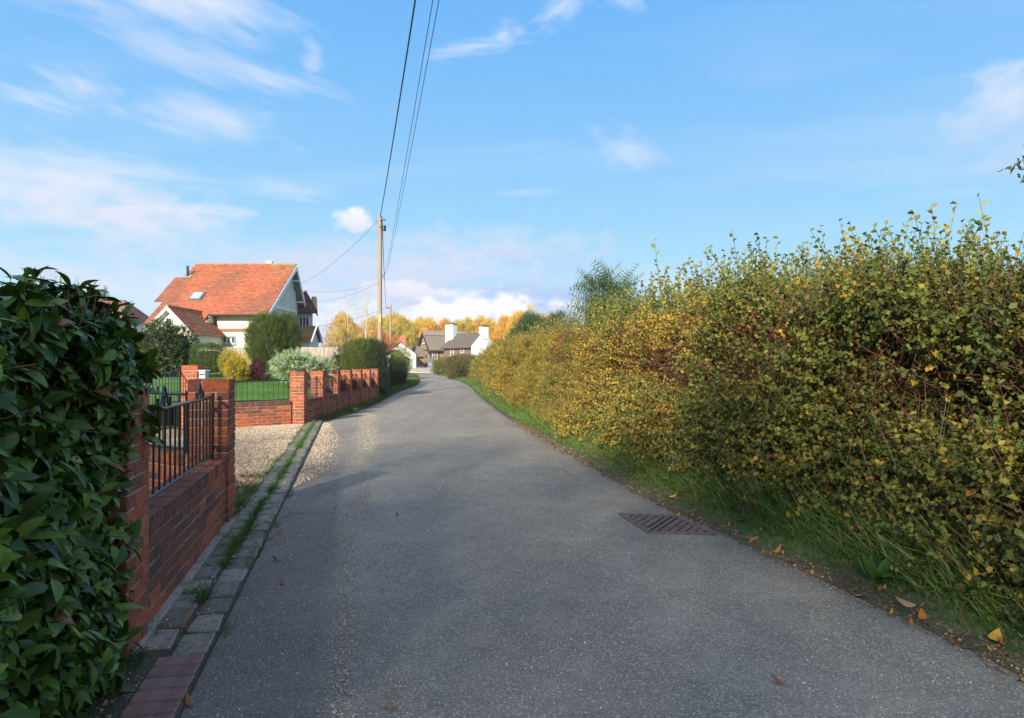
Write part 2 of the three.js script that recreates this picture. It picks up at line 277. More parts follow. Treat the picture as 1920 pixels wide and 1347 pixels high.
// a twig along +y carrying leaves; factors vary the colour leaf by leaf
function twigGeo(n, len, L, W, { rows = 1, spread = 0.9, factors = [[1, 1, 1]], stem = [0.5, 0.35, 0.25], fold = 0.3, curl = 0.15, shape = 0.75, bend = 0.15, r = 0.0025 } = {}) {
  const parts = [];
  const at = (t) => new THREE.Vector3(bend * len * t * t, len * t, 0);
  for (let i = 0; i < n; i++) {
    const t = lerp(0.15, 1, i / Math.max(1, n - 1)), a = i * 2.4 + rr(-0.4, 0.4), d = new THREE.Vector3(Math.cos(a) * spread, rr(0.2, 0.7), Math.sin(a) * spread).normalize();
    const f = pick(factors), b = rr(0.75, 1.2), g = paintGeo(leafGeo(L * rr(0.7, 1.15), W * rr(0.75, 1.15), rows, fold, curl * rr(0, 2), shape).toNonIndexed(), [f[0] * b, f[1] * b, f[2] * b]);
    g.applyMatrix4(pose(at(t), d, rr(0, 6.28), 1)); parts.push(g);
  }
  if (stem) { const m = new MB(); m.col = stem; m.bar(at(0), at(0.5), r, r * 0.8, 3, false).bar(at(0.5), at(1), r * 0.8, r * 0.4, 3, false); parts.push(m.geo()); }
  return mergeGeometries(parts);
}

// ---------- the lie of the land ----------
const gh = (D) => 0.3 * sstep(58, 92, D);
const kerb = (D) => -0.68 - 0.2425 * D;                                     // right edge of the sett strip
const wallX = (D) => -4.113 - 0.048 * D;                                    // face of the far roadside wall
const roadL = path([[-8, 1.2], [0, -0.68], [8, -2.62], [16.5, -4.6], [19, -4.62], [23, -4.83], [32.4, -5.7], [46, -6.6], [62.5, -8.75], [83, -12.2], [110, -19]]);
const roadR = path([[-8, 3.4], [0, 2.72], [3.09, 2.375], [4.01, 2.183], [5.37, 1.89], [6.7, 1.556], [8.93, 1.214], [11.8, 0.757], [17.3, 0], [28.7, -1.26], [46, -2.95], [62.5, -5.4], [83, -9.3], [110, -16]]);
function sheet(name, Ds, xa, xb, nx, hy, color, material, parent) {         // a strip of ground between two lines, uv in metres
  const p = [], u = [], c = [], ix = [];
  Ds.forEach((D, i) => { for (let j = 0; j <= nx; j++) { const t = j / nx, X = lerp(xa(D), xb(D), t); p.push(X, hy(X, D, t), -D); u.push(X, D); if (color) c.push(...color(X, D, t)); if (i && j) { const a = (i - 1) * (nx + 1) + j - 1, b = a + nx + 1; ix.push(a, a + 1, b + 1, a, b + 1, b); } } });
  const g = new THREE.BufferGeometry(); g.setAttribute('position', new THREE.Float32BufferAttribute(p, 3)); g.setAttribute('uv', new THREE.Float32BufferAttribute(u, 2)); if (color) g.setAttribute('color', new THREE.Float32BufferAttribute(c, 3)); g.setIndex(ix); g.computeVertexNormals();
  return struct(mesh(name, g, material, parent));
}
const stations = (a, b, s) => { const r = []; for (let D = a, i = 0; D < b; D += s * Math.max(0.3, Math.abs(D) / 8), i++) r.push(D); r.push(b); return r; };
{
  const xs = []; for (const s of [2500, 900, 350, 160, 100]) xs.push(-s); for (let x = -80; x <= 80; x += 4) xs.push(x); for (const s of [100, 160, 350, 900, 2500]) xs.push(s);
  const ds = [-2500, -700, -200, -80, -30]; for (let d = -10; d <= 130; d += 4) ds.push(d); ds.push(160, 250, 400, 700, 1200, 2500);
  const p = [], u = [], ix = [];
  ds.forEach((D, i) => xs.forEach((X, j) => { p.push(X, gh(D) - 0.05, -D); u.push(X, D); if (i && j) { const n = xs.length, a = (i - 1) * n + j - 1, b = a + n; ix.push(a, a + 1, b + 1, a, b + 1, b); } }));
  const g = new THREE.BufferGeometry(); g.setAttribute('position', new THREE.Float32BufferAttribute(p, 3)); g.setAttribute('uv', new THREE.Float32BufferAttribute(u, 2)); g.setIndex(ix); g.computeVertexNormals();
  struct(mesh('ground', g, mGround));
}
const wob = (D, k) => (fbm(D * 2.2, k, 0, 3) - 0.5) * 0.09;
const roadCol = (X, D, t) => {
  const n = fbm(X * 0.9, D * 0.35, 2, 4), n2 = fbm(X * 4, D * 3, 7, 3), track = Math.exp(-(((t - 0.3) / 0.1) ** 2)) + Math.exp(-(((t - 0.66) / 0.1) ** 2));
  const strip = D < 9.5 ? sstep(0.62, 0.5, X - kerb(D) + wob(D, 9)) : 0;                // a later, darker reinstatement along the setts
  let g = 0.64 * (0.74 + 0.36 * n + 0.16 * n2 + 0.06 * track - 0.1 * sstep(0.55, 0.7, fbm(X * 0.6 + 9, D * 0.25, 5, 3))) * (1 - 0.3 * strip) * (1 - 0.25 * sstep(0.94, 1, t));
  const edge = sstep(0.35, 0.05, roadR(D) - X) * 0.5;
  return [g * lerp(1.1, 0.8, edge), g * lerp(0.98, 0.68, edge), g * lerp(0.78 + 0.05 * strip, 0.5, edge)];
};
sheet('road', stations(-8, 112, 0.45), (D) => (D < 16.5 ? kerb(D) - 0.02 : roadL(D) + wob(D, 1)), (D) => roadR(D) + wob(D, 5), 44, (X, D) => gh(D), roadCol, mRoad);

// old cracks and the seam of the narrow trench, filled with tar
{
  const m = new MB(); seed(23);
  const crack = (pts, w) => { for (let i = 0; i < pts.length - 1; i++) { const [x0, d0] = pts[i], [x1, d1] = pts[i + 1], n = 7; let px = x0, pd = d0; for (let k = 1; k <= n; k++) { const t = k / n, x = lerp(x0, x1, t) + rr(-0.02, 0.02), d = lerp(d0, d1, t) + rr(-0.02, 0.02), L = Math.hypot(x - px, d - pd), nx = (d - pd) / L * w * rr(0.3, 0.7), nd = -(x - px) / L * w * rr(0.3, 0.7); m.quad(V(px - nx, 0.003, pd - nd), V(px + nx, 0.003, pd + nd), V(x + nx, 0.003, d + nd), V(x - nx, 0.003, d - nd)); px = x; pd = d; } } };
  crack([[-2.1, 6.28], [-1.65, 6.3]], 0.01); crack([[0.3, 9.4], [0.7, 8.8], [0.8, 8.2]], 0.008); crack([[-1.2, 13], [-0.8, 12.4]], 0.012);
  struct(m.build('road_crack', M([0.06, 0.055, 0.05]), null));
}

// ---------- verges ----------
const vergeCol = (edge) => (X, D, t) => { const d = Math.abs(X - edge(D)), n = fbm(X * 3, D * 2, 1, 4), k = sstep(0.04, 0.2, d + (n - 0.5) * 0.25); return [lerp(0.12, 0.075, k) * (0.6 + n), lerp(0.082, 0.12, k) * (0.6 + n), lerp(0.05, 0.03, k) * (0.6 + n)]; };
const vergeUp = (d) => 0.004 + 0.07 * sstep(0.15, 0.8, d) + 0.09 * sstep(0.5, 2.2, d);
sheet('right_verge', stations(-4, 95, 0.5), (D) => roadR(D) - 0.1, (D) => roadR(D) + 4.5, 16, (X, D) => gh(D) + vergeUp(X - roadR(D)), vergeCol(roadR), mSoil);
sheet('left_verge', stations(16.3, 95, 0.5), (D) => roadL(D) + 0.1, (D) => roadL(D) - 4, 14, (X, D) => gh(D) + vergeUp(roadL(D) - X) * 0.8, vergeCol(roadL), mSoil);
sheet('flower_bed', stations(-3, 3.2, 0.6), (D) => kerb(D) - (D > 2.4 ? 0.38 : 0.2), (D) => -3.2, 10, (X, D) => 0.0 + 0.02 * fbm(X * 6, D * 6), (X, D) => { const n = fbm(X * 5, D * 5, 2); return [0.1 * n, 0.085 * n, 0.06 * n]; }, mSoil);

// ---------- driveway ----------
{
  const pts = [[-2.1, 5.6], [-2.35, 6.2], [-6.2, 8.2], [-24, 8], [-24, 15.6], [-6.75, 14.3], [-4.95, 15.75], [-4.75, 16.4]];
  const sh = new THREE.Shape(pts.map(([x, d]) => new THREE.Vector2(x, d))), g = new THREE.ShapeGeometry(sh);
  g.rotateX(-Math.PI / 2); const uv = g.attributes.uv; for (let i = 0; i < uv.count; i++) uv.setXY(i, g.attributes.position.getX(i), g.attributes.position.getZ(i));
  const o = struct(mesh('gravel_driveway', g, mGravel)); o.position.y = 0.012;
}
const pebG = [0, 1].map((i) => { const g = new THREE.IcosahedronGeometry(0.5, 0); g.scale(1, i ? 0.55 : 0.75, 0.8); return g; });
const pebPal = palette([0.56, 0.43, 0.29, 4], [0.64, 0.54, 0.41, 2.5], [0.4, 0.28, 0.17, 2], [0.74, 0.67, 0.55, 0.6], [0.28, 0.21, 0.15, 1]);
function pebbles(name, n, at, s0, s1, label, pal = pebPal) {
  const L = []; for (let i = 0; i < n; i++) { const q = at(); if (!q) continue; L.push([new THREE.Matrix4().compose(V(q[0], q[1], q[2]), new THREE.Quaternion().setFromAxisAngle(UP, R() * 6.28), new THREE.Vector3(1, 1, 1).multiplyScalar(rr(s0, s1) * (0.6 + 0.8 * R() * R()))), pal()]); }
  const o = copies(name, pebG[0], mPebble, null, L); if (label) tag(o, label, 'gravel'); return o;
}
seed(31);
pebbles('driveway_stones', 34000, () => { const D = 5.9 + 9.6 * R() ** 1.3, X = lerp(-6.6, kerb(D) - 0.36, R() ** 0.6); if (D < 8 && X < -2.45 - (D - 6.1) * 1.9) return null; if (X < -4.95 - (15.6 - D) * -0 - (15.7 - D) * 1.24 && D > 14.2) return null; return [X, 0.016, D]; }, 0.009, 0.023, 'loose cream and tan stones covering the driveway');
pebbles('gravel_spill', 5200, () => { const D = 7.6 + 8.4 * R(), w = sstep(7.4, 8.6, D) * (0.75 - 0.25 * sstep(12, 16, D)), X = kerb(D) + 0.04 + w * 0.5 * Math.abs(R() + R() - 1) * (0.55 + fbm(D * 1.2, 3)); return [X, 0.006, D]; }, 0.01, 0.026, 'brown gravel washed onto the road edge beside the driveway', palette([0.4, 0.29, 0.19, 3], [0.55, 0.44, 0.32, 2], [0.24, 0.17, 0.11, 2], [0.7, 0.62, 0.5, 0.7]));
pebbles('gravel_line', 10500, () => { const D = 2 + 17 * R() ** 1.15, c = 0.52 + 0.035 * D + (fbm(D * 0.9, 8) - 0.5) * 0.22, g = (R() + R() + R() - 1.5) * (0.07 + 0.012 * D) * (D < 5.5 ? 0.6 : 1.15); if (D < 6.5 && R() < 0.25) return null; return [kerb(D) + c + g, 0.004, D]; }, 0.004, 0.013, 'line of loose grit swept along the left side of the lane', palette([0.5, 0.39, 0.29, 3], [0.6, 0.5, 0.4, 2], [0.32, 0.22, 0.15, 1.5], [0.7, 0.64, 0.56, 0.8]));
pebbles('road_grit', 5500, () => { const D = 2.2 + 22 * R() ** 1.6, X = lerp(kerb(D) + 0.05, roadR(D) - 0.05, R()); if (D > 16 && X < roadL(D)) return null; return [X, 0.001, D]; }, 0.003, 0.01, 'pale specks of grit scattered over the asphalt', palette([0.75, 0.72, 0.68, 3], [0.5, 0.42, 0.34, 2], [0.9, 0.88, 0.85, 1]));
pebbles('verge_debris', 2600, () => { const D = 2.8 + 14 * R() ** 1.4; return [roadR(D) + rr(-0.16, 0.08), 0.008, D]; }, 0.008, 0.026, 'dark soil crumbs and bits along the right road edge', palette([0.13, 0.085, 0.05, 3], [0.2, 0.13, 0.08, 2], [0.35, 0.24, 0.15, 1]));

pebbles('bed_debris', 1500, () => { const D = 2.2 + 0.95 * R(); return [kerb(D) - 0.22 - R() * 0.6, 0.018, D]; }, 0.005, 0.02, 'bits of gravel and bark in the bed at the foot of the laurel', palette([0.2, 0.13, 0.08, 4], [0.4, 0.31, 0.22, 2], [0.1, 0.065, 0.04, 3], [0.6, 0.55, 0.48, 0.5]));
pebbles('sett_grit', 1300, () => { const D = 3.2 + 7 * R(); return [kerb(D) - rr(0, 0.37), 0.034, D]; }, 0.003, 0.012, 'specks of grit lying on the sett strip', palette([0.5, 0.42, 0.34, 3], [0.2, 0.14, 0.1, 3], [0.7, 0.65, 0.58, 1]));

// ---------- strip of setts along the left edge ----------
{
  const pv = place('pavement'), ang = Math.atan2(1, -0.2425);
  const bed = new MB(); for (const [a, b] of [[2.3, 9.5], [9.5, 16.9]]) { const m = (a + b) / 2; bed.box(kerb(m) - 0.18, 0.002, -m, (b - a) / Math.sin(ang), 0.035, 0.365, ang); }
  bed.build('bedding', M([0.07, 0.068, 0.04], { map: scaled(soilT, 0.8) }), pv);
  seed(41);
  const sg = [0, 1, 2, 3, 4, 5].map((i) => new MB().box(0, 0, 0, 0.262 - (i % 3) * 0.012, 0.05, 0.166 - (i % 2) * 0.01, 0, 0.011, 0.008).geo());
  const put = (g, m, name, D, off, dy, len) => { const o = mesh(name, g, m, pv); o.position.set(kerb(D) - off, dy, -D); o.rotation.set(rr(-0.012, 0.012), ang + rr(-0.03, 0.03), rr(-0.02, 0.02)); return o; };
  for (const [row, off] of [[0, 0.087], [1, 0.272]]) for (let D = 3.3 + row * 0.06, i = 0; D < 16.8; D += 0.262 + rr(0, 0.006), i++) put(pick(sg), pick(mSett), 'sett', D, off, rr(0.0, 0.01));
  const pg = new MB().box(0, 0, 0, 0.098, 0.05, 0.205, 0, 0.006, 0.002).geo();
  for (let i = 0; i < 6; i++) put(pg, mPaver[i % 3], 'brick_paver', 3.1 - i * 0.109, 0.112, 0.008);
}

// ---------- brickwork ----------
const BR = {};                                                              // shared brick shapes, a few variants of each
seed(51);
for (const [k, w, h, d] of [['stretcher', 0.215, 0.065, 0.215], ['half', 0.1025, 0.065, 0.215], ['coping', 0.065, 0.1025, 0.222], ['pin', 0.215, 0.065, 0.1025], ['cap', 0.215, 0.1025, 0.1025]])
  BR[k] = [0, 1, 2].map(() => new MB().box(0, 0, 0, w, h, d, 0, rr(0.003, 0.006), 0.0018).geo());
const tm = new THREE.Matrix4();
function brick(list, kind, X, y, D, ang, tone) { const m = new THREE.Matrix4().makeRotationY(ang + (kind === 'coping' ? 0 : 0)); m.setPosition(X + rr(-0.002, 0.002), y + rr(-0.0015, 0.0015), -D + rr(-0.002, 0.002)); list.push({ g: pick(BR[kind]), m, tone, d: Math.hypot(X, D) }); }
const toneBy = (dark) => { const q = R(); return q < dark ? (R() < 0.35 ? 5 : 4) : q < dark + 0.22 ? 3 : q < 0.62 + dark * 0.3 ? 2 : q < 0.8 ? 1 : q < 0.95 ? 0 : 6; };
function layWall(list, mortar, a, b, y0, n, { dark = () => 0.2, coping = true } = {}) {       // a, b: [X, D] of the centre line
  const dx = b[0] - a[0], dD = b[1] - a[1], L = Math.hypot(dx, dD), ux = dx / L, uD = dD / L, ang = Math.atan2(dD, dx);
  for (let i = 0; i < n; i++) {
    const y = y0 + i * 0.075 + 0.0375, odd = i % 2;
    for (let s = odd ? -0.1125 : 0; s < L - 0.03; s += 0.225) {
      const s0 = Math.max(0, s), s1 = Math.min(L, s + 0.215), full = s1 - s0 > 0.17; if (s1 - s0 < 0.08) continue;
      const c = full ? (s0 + s1) / 2 : s0 === 0 ? s0 + 0.051 : (s0 + s1) / 2;
      brick(list, full ? 'stretcher' : 'half', a[0] + ux * c, y, a[1] + uD * c, ang, toneBy(dark(c, y - y0)));
    }
  }
  const top = y0 + n * 0.075;
  if (coping) for (let s = 0.0375; s < L; s += 0.075) brick(list, 'coping', a[0] + ux * s, top + 0.0575, a[1] + uD * s, ang, toneBy(dark(s, top - y0) + 0.3));
  const hh = n * 0.075 + (coping ? 0.103 : 0); mortar.box((a[0] + b[0]) / 2, y0 + hh / 2 - 0.004, -(a[1] + b[1]) / 2, L - 0.004, hh, 0.2, ang);
  return top + (coping ? 0.109 : 0);
}
function layPillar(list, mortar, X, D, ang, y0, n, dark = 0.1) {
  const cs = Math.cos(ang), sn = Math.sin(ang), W = 0.3275;
  for (let i = 0; i <= n; i++) {
    const cap = i === n, y = y0 + i * 0.075 + (cap ? 0.0575 : 0.0375), f = i % 2 ? -1 : 1;
    for (let q = 0; q < 4; q++) { const a2 = ang + q * Math.PI / 2, lx = -f * 0.05625, lz = (W - 0.1025) / 2, wx = lx * Math.cos(a2) + lz * Math.sin(a2), wz = -lx * Math.sin(a2) + lz * Math.cos(a2); brick(list, cap ? 'cap' : 'pin', X + wx, y, D - wz, a2, toneBy(dark)); }
  }
  const hh = n * 0.075 + 0.1; mortar.box(X, y0 + hh / 2, -D, W - 0.014, hh, W - 0.014, ang);
  return y0 + n * 0.075 + 0.11;
}
function finishBricks(list, mortar, wall) {
  list.sort((p, q) => p.d - q.d);
  const at = base.get(wall);
  mortar.build('mortar', mMortar, wall);
  list.slice(0, 300).forEach((b) => { const o = mesh('brick', b.g, mBricks[b.tone], wall); b.m.decompose(o.position, o.quaternion, o.scale); o.position.sub(at); });
  const rest = list.slice(300);
  if (rest.length) { const gs = rest.map((b) => paintGeo(b.g.clone().applyMatrix4(b.m), TONES[b.tone])); const g = mergeGeometries(gs); g.translate(-at.x, -at.y, -at.z); struct(mesh('brickwork', g, mBrickV, wall), 'stuff'); }
}
// the near wall: pillar by the laurel, low wall, pillar at the driveway, and its splayed return
const NW = [-0.2425 / 1.029, 1 / 1.029], nwA = Math.atan2(1, -0.2425), nwX = (D) => -1.0 - 0.25 * D;
{
  const w = thing('brick_wall', 'dark weathered low brick wall with two pillars beside the laurel hedge', 'wall', [-2.2, 0, -4.6]);
  const L = [], m = new MB(); seed(61);
  const inX = (D, k) => nwX(D) - k * NW[1], inD = (D, k) => D - k * 0.2357;   // k metres in from the road face
  const A = [inX(3.24, 0.164), inD(3.24, 0.164)], B = [inX(5.9, 0.164), inD(5.9, 0.164)];
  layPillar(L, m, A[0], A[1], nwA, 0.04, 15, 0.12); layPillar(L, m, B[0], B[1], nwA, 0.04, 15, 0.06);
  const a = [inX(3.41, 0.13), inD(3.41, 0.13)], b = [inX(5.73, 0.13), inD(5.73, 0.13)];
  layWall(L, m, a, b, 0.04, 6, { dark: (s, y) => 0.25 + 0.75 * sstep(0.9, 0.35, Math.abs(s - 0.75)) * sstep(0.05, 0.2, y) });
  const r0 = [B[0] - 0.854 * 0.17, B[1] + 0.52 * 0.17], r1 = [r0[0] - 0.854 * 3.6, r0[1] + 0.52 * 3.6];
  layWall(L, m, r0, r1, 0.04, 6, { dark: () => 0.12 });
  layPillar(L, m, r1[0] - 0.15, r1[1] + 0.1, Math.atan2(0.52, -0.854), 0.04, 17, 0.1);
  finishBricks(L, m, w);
  const f = new MB(), mid = [inX(4.57, 0.11), inD(4.57, 0.11)]; f.box(mid[0], 0.02, -mid[1], 2.98, 0.05, 0.27, nwA, 0.006); f.build('footing', mConcrete, w);
}
// the far wall: seven pillars along the road, a splayed return to the gate pillar
const FP = [15.75, 17.6, 19.45, 21.3, 23.15, 25.0, 26.95], farA = Math.atan2(1, -0.048);
const gateP = [-6.86, 14.3];
{
  const w = thing('brick_wall', 'orange brick wall of seven pillars along the far roadside garden', 'wall', [-5, 0, -20]);
  const L = [], m = new MB(); seed(62);
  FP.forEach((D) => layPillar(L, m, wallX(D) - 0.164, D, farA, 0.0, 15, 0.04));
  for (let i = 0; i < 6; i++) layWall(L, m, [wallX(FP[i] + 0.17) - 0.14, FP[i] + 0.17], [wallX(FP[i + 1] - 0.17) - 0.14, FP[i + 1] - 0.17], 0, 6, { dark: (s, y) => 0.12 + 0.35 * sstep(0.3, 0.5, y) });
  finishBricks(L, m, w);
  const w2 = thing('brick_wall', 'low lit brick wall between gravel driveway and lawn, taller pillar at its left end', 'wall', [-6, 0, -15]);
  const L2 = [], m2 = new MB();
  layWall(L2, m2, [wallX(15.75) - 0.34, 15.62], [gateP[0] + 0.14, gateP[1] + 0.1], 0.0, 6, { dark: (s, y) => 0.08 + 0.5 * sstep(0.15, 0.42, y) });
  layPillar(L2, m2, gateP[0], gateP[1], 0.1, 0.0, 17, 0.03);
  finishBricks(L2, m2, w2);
  const b = thing('letter_box', 'small grey metal letter box fixed to the gate pillar', 'letter box', [gateP[0] + 0.26, 1.14, -gateP[1] + 0.02]);
  new MB().box(0, 0, 0, 0.14, 0.24, 0.2, 0, 0.012).build('body', M([0.42, 0.43, 0.44], { roughness: 0.5 }), b, false); new MB().box(0.0, 0.13, 0.0, 0.17, 0.03, 0.24, 0, 0.01).build('lid', mPaint, b, false); new MB().box(0, 0.05, 0.104, 0.1, 0.02, 0.01).build('slot', mDark, b, false);
}

// ---------- iron railings ----------
function scroll(m, P, s, h) { const pts = []; for (let i = 0; i <= 14; i++) { const a = i / 14 * 4.4, r = h * 0.36 * (1 - i / 20); pts.push(P(s * (h * 0.42 - Math.cos(a) * r) * 0.9, h * 0.5 + Math.sin(a) * r * (i < 4 ? 1 : 0.9))); } return m.tube([P(s * 0.012, 0), ...pts], h * 0.045, h * 0.035, 4); }
function railing(label, a, b, y0, h, { gap = 0.125, r = 0.0062, scrolls = [], swell = 0 } = {}) {
  const dx = b[0] - a[0], dD = b[1] - a[1], L = Math.hypot(dx, dD), t = thing('iron_railing', label, 'railing', V((a[0] + b[0]) / 2, y0, (a[1] + b[1]) / 2));
  const at = (s, y) => V(a[0] + dx * s / L, y0 + y, a[1] + dD * s / L), top = (s) => h - swell * Math.sin(Math.PI * clamp(s / L)), ang = Math.atan2(dD, dx);
  const rail = (name, f) => { const m = new MB(); for (let i = 0; i < (swell ? 8 : 1); i++) { const n = swell ? 8 : 1, p = at(L * i / n, f(L * i / n)), q = at(L * (i + 1) / n, f(L * (i + 1) / n)); m.bar(p, q, r * 2.1, r * 2.1, 4); } m.build(name, mIron, t); };
  rail('bottom_rail', () => 0.035); rail('top_rail', top);
  for (const s of [0.01, L - 0.01]) { new MB().bar(at(s, 0), at(s, top(s) + 0.03), r * 1.9, r * 1.9, 4).build('post', mIron, t); }
  const n = Math.round(L / gap); for (let i = 1; i < n; i++) new MB().bar(at(L * i / n, 0.035), at(L * i / n, top(L * i / n)), r, r, 6).build('bar', mIron, t);
  for (const [s, k] of scrolls) {
    const m = new MB(), P = (x, y) => at(s + x, top(s) + y);
    scroll(m, P, 1, 0.1 * k); scroll(m, P, -1, 0.1 * k); m.tube([P(-0.1 * k, 0), P(-0.015, 0.115 * k), P(0, 0.125 * k), P(0.015, 0.115 * k), P(0.1 * k, 0)], 0.0065 * k, 0.0065 * k, 4);
    m.bar(P(-0.13 * k, 0), P(-0.13 * k, 0.06 * k), 0.007 * k, 0.009 * k, 5).bar(P(0.13 * k, 0), P(0.13 * k, 0.06 * k), 0.007 * k, 0.009 * k, 5).bar(P(0, 0), P(0, 0.07 * k), 0.006, 0.006, 5);
    m.build('scroll_ornament', mIron, t);
  }
  return t;
}
seed(71);
{
  const w = (D, k = 0.12) => [nwX(D) - k * NW[1], D - k * 0.2357];
  const t = railing('black railing with scrolls on the near low wall beside the laurel hedge', w(3.44), w(5.68), 0.6, 0.53, { gap: 0.128, r: 0.0068, scrolls: [[0.75, 1.1], [1.8, 1.0]] });
  for (const y of [0.1, 0.42]) { const p = w(5.71); new MB().box(p[0], 0.6 + y, -p[1], 0.1, 0.022, 0.022, nwA).build('bracket', mIron, t); }
  railing('black railing on the splayed brick return behind the near pillar', [-2.95, 6.05], [-5.6, 7.66], 0.6, 0.53, { scrolls: [[0.6, 1.1], [1.9, 1.1]] });
  const nth = ['first and second', 'second and third', 'third and fourth', 'fourth and fifth', 'fifth and sixth', 'sixth and last'];
  for (let i = 0; i < 6; i++) railing('black railing panel between the ' + nth[i] + ' pillars of the far roadside wall', [wallX(FP[i] + 0.17) - 0.16, FP[i] + 0.17], [wallX(FP[i + 1] - 0.17) - 0.16, FP[i + 1] - 0.17], 0.55, 0.52, { gap: 0.13, r: 0.006, swell: 0.05, scrolls: [[0.76, 1.1]] });
  railing('thin black railing in front of the lawn above the low lit wall', [wallX(15.75) - 0.36, 15.6], [gateP[0] + 0.17, gateP[1] + 0.13], 0.55, 0.48, { gap: 0.12, r: 0.005 });
  const g = thing('iron_gate', 'black iron driveway gate hung on the tall gate pillar', 'gate', V(-6.95, 0.05, 12.6));
  const a = [-7.05, 14.15], b = [-6.9, 10.9], at = (s, y) => V(lerp(a[0], b[0], s), y, lerp(a[1], b[1], s)), top = (s) => 1.3 - 0.22 * Math.sin(Math.PI * s * 0.5);
  for (const [n, f] of [['bottom_rail', () => 0.1], ['middle_rail', () => 0.62], ['top_rail', top]]) { const m = new MB(); for (let i = 0; i < 8; i++) m.bar(at(i / 8, f(i / 8)), at(i / 8 + 0.125, f(i / 8 + 0.125)), 0.014, 0.014, 4); m.build(n, mIron, g); }
  for (let i = 0; i <= 25; i++) new MB().bar(at(i / 25, 0.1), at(i / 25, top(i / 25)), i % 25 ? 0.007 : 0.02, i % 25 ? 0.007 : 0.02, 5).build('bar', mIron, g);
  const m = new MB(); for (const s of [0.25, 0.6]) { scroll(m, (x, y) => at(s + x / 3.2, 0.64 + y), 1, 0.16); scroll(m, (x, y) => at(s + x / 3.2, 0.64 + y), -1, 0.16); } m.build('scroll_ornament', mIron, g);
}

// ---------- access cover in the road ----------
{
  const c = [[1.006, 6.236], [1.494, 6.147], [1.657, 5.494], [1.140, 5.541]];          // left, top, right, bottom corners
  const t = thing('access_cover', 'rusty iron access cover of two ribbed triangles set in the lane', 'access cover', V(1.32, 0, 5.86));
  const P = (X, y, D) => V(X, y, D), [Lc, Tc, Rc, Bc] = c, mix = (p, q, s) => [lerp(p[0], q[0], s), lerp(p[1], q[1], s)];
  const fr = new MB(); for (let i = 0; i < 4; i++) { const p = c[i], q = c[(i + 1) % 4]; fr.box((p[0] + q[0]) / 2, 0.001, -(p[1] + q[1]) / 2, Math.hypot(q[0] - p[0], q[1] - p[1]) + 0.03, 0.03, 0.034, Math.atan2(q[1] - p[1], q[0] - p[0]), 0.003); }
  fr.build('frame', mRust, t);
  for (const [far, s0] of [[Lc, 0], [Rc, 1]]) {
    const pl = new MB(), q = [far, Tc, Bc].map((p) => mix(p, [1.324, 5.86], 0.03)); pl.face(q.map((p) => P(p[0], 0.002, p[1])), P(1.3, -1, 5.8));
    const plate = pl.build('cover_plate', M([0.035, 0.028, 0.022], { roughness: 0.95 }), t);
    const span = (n, s, w, a = 0.06, b = 0.94) => { const p = mix(mix(Bc, far, s), mix(Tc, far, s), a), r = mix(mix(Bc, far, s), mix(Tc, far, s), b); new MB().box((p[0] + r[0]) / 2, 0.008, -(p[1] + r[1]) / 2, Math.hypot(r[0] - p[0], r[1] - p[1]), 0.02, w * 1.12, Math.atan2(r[1] - p[1], r[0] - p[0]), 0.003).build(n, mRust, plate); };
    span('rib', 0.06, 0.03, 0.02, 0.98); for (let i = 0; i < 5; i++) { const s = 0.2 + i * 0.145; if (i % 2) { span('rib', s, 0.05, 0.1, 0.44); span('rib', s, 0.05, 0.56, 0.9); } else span('rib', s, 0.05, 0.1, 0.9); }
  }
}

// ---------- raised garden behind the far wall ----------
const lawnY = (X, D) => 0.5 + 0.42 * sstep(15.5, 21.5, D + (X + 6) * -0.12) + 0.1 * sstep(22, 40, D);
{
  const p = [], u = [], ix = [], N = 30, K = 24, edge = [[wallX(15.75) - 0.27, 15.8], [gateP[0] + 0.1, 14.5], [-34, 15.8]];
  for (let i = 0; i <= N; i++) for (let j = 0; j <= K; j++) {
    const t = (i / N) ** 2, s = j / K, k = s < 0.2 ? 0 : 1, q = k ? (s - 0.2) / 0.8 : s / 0.2;
    const X0 = lerp(edge[k][0], edge[k + 1][0], q), D0 = lerp(edge[k][1], edge[k + 1][1], q), D = lerp(D0, 60, t), Xr = wallX(D) - 0.27 - 3 * sstep(27.2, 31, D), X = s === 0 ? Xr : lerp(X0, lerp(Xr, -60, s), t);
    p.push(Math.min(X, Xr), lawnY(X, D), -D); u.push(X, D);
    if (i && j) { const a = (i - 1) * (K + 1) + j - 1, b = a + K + 1; ix.push(a, a + 1, b + 1, a, b + 1, b); }
  }
  const g = new THREE.BufferGeometry(); g.setAttribute('position', new THREE.Float32BufferAttribute(p, 3)); g.setAttribute('uv', new THREE.Float32BufferAttribute(u, 2)); g.setIndex(ix); g.computeVertexNormals();
  const m = mLawn.clone(); m.side = THREE.DoubleSide; struct(mesh('lawn', g, m));
}

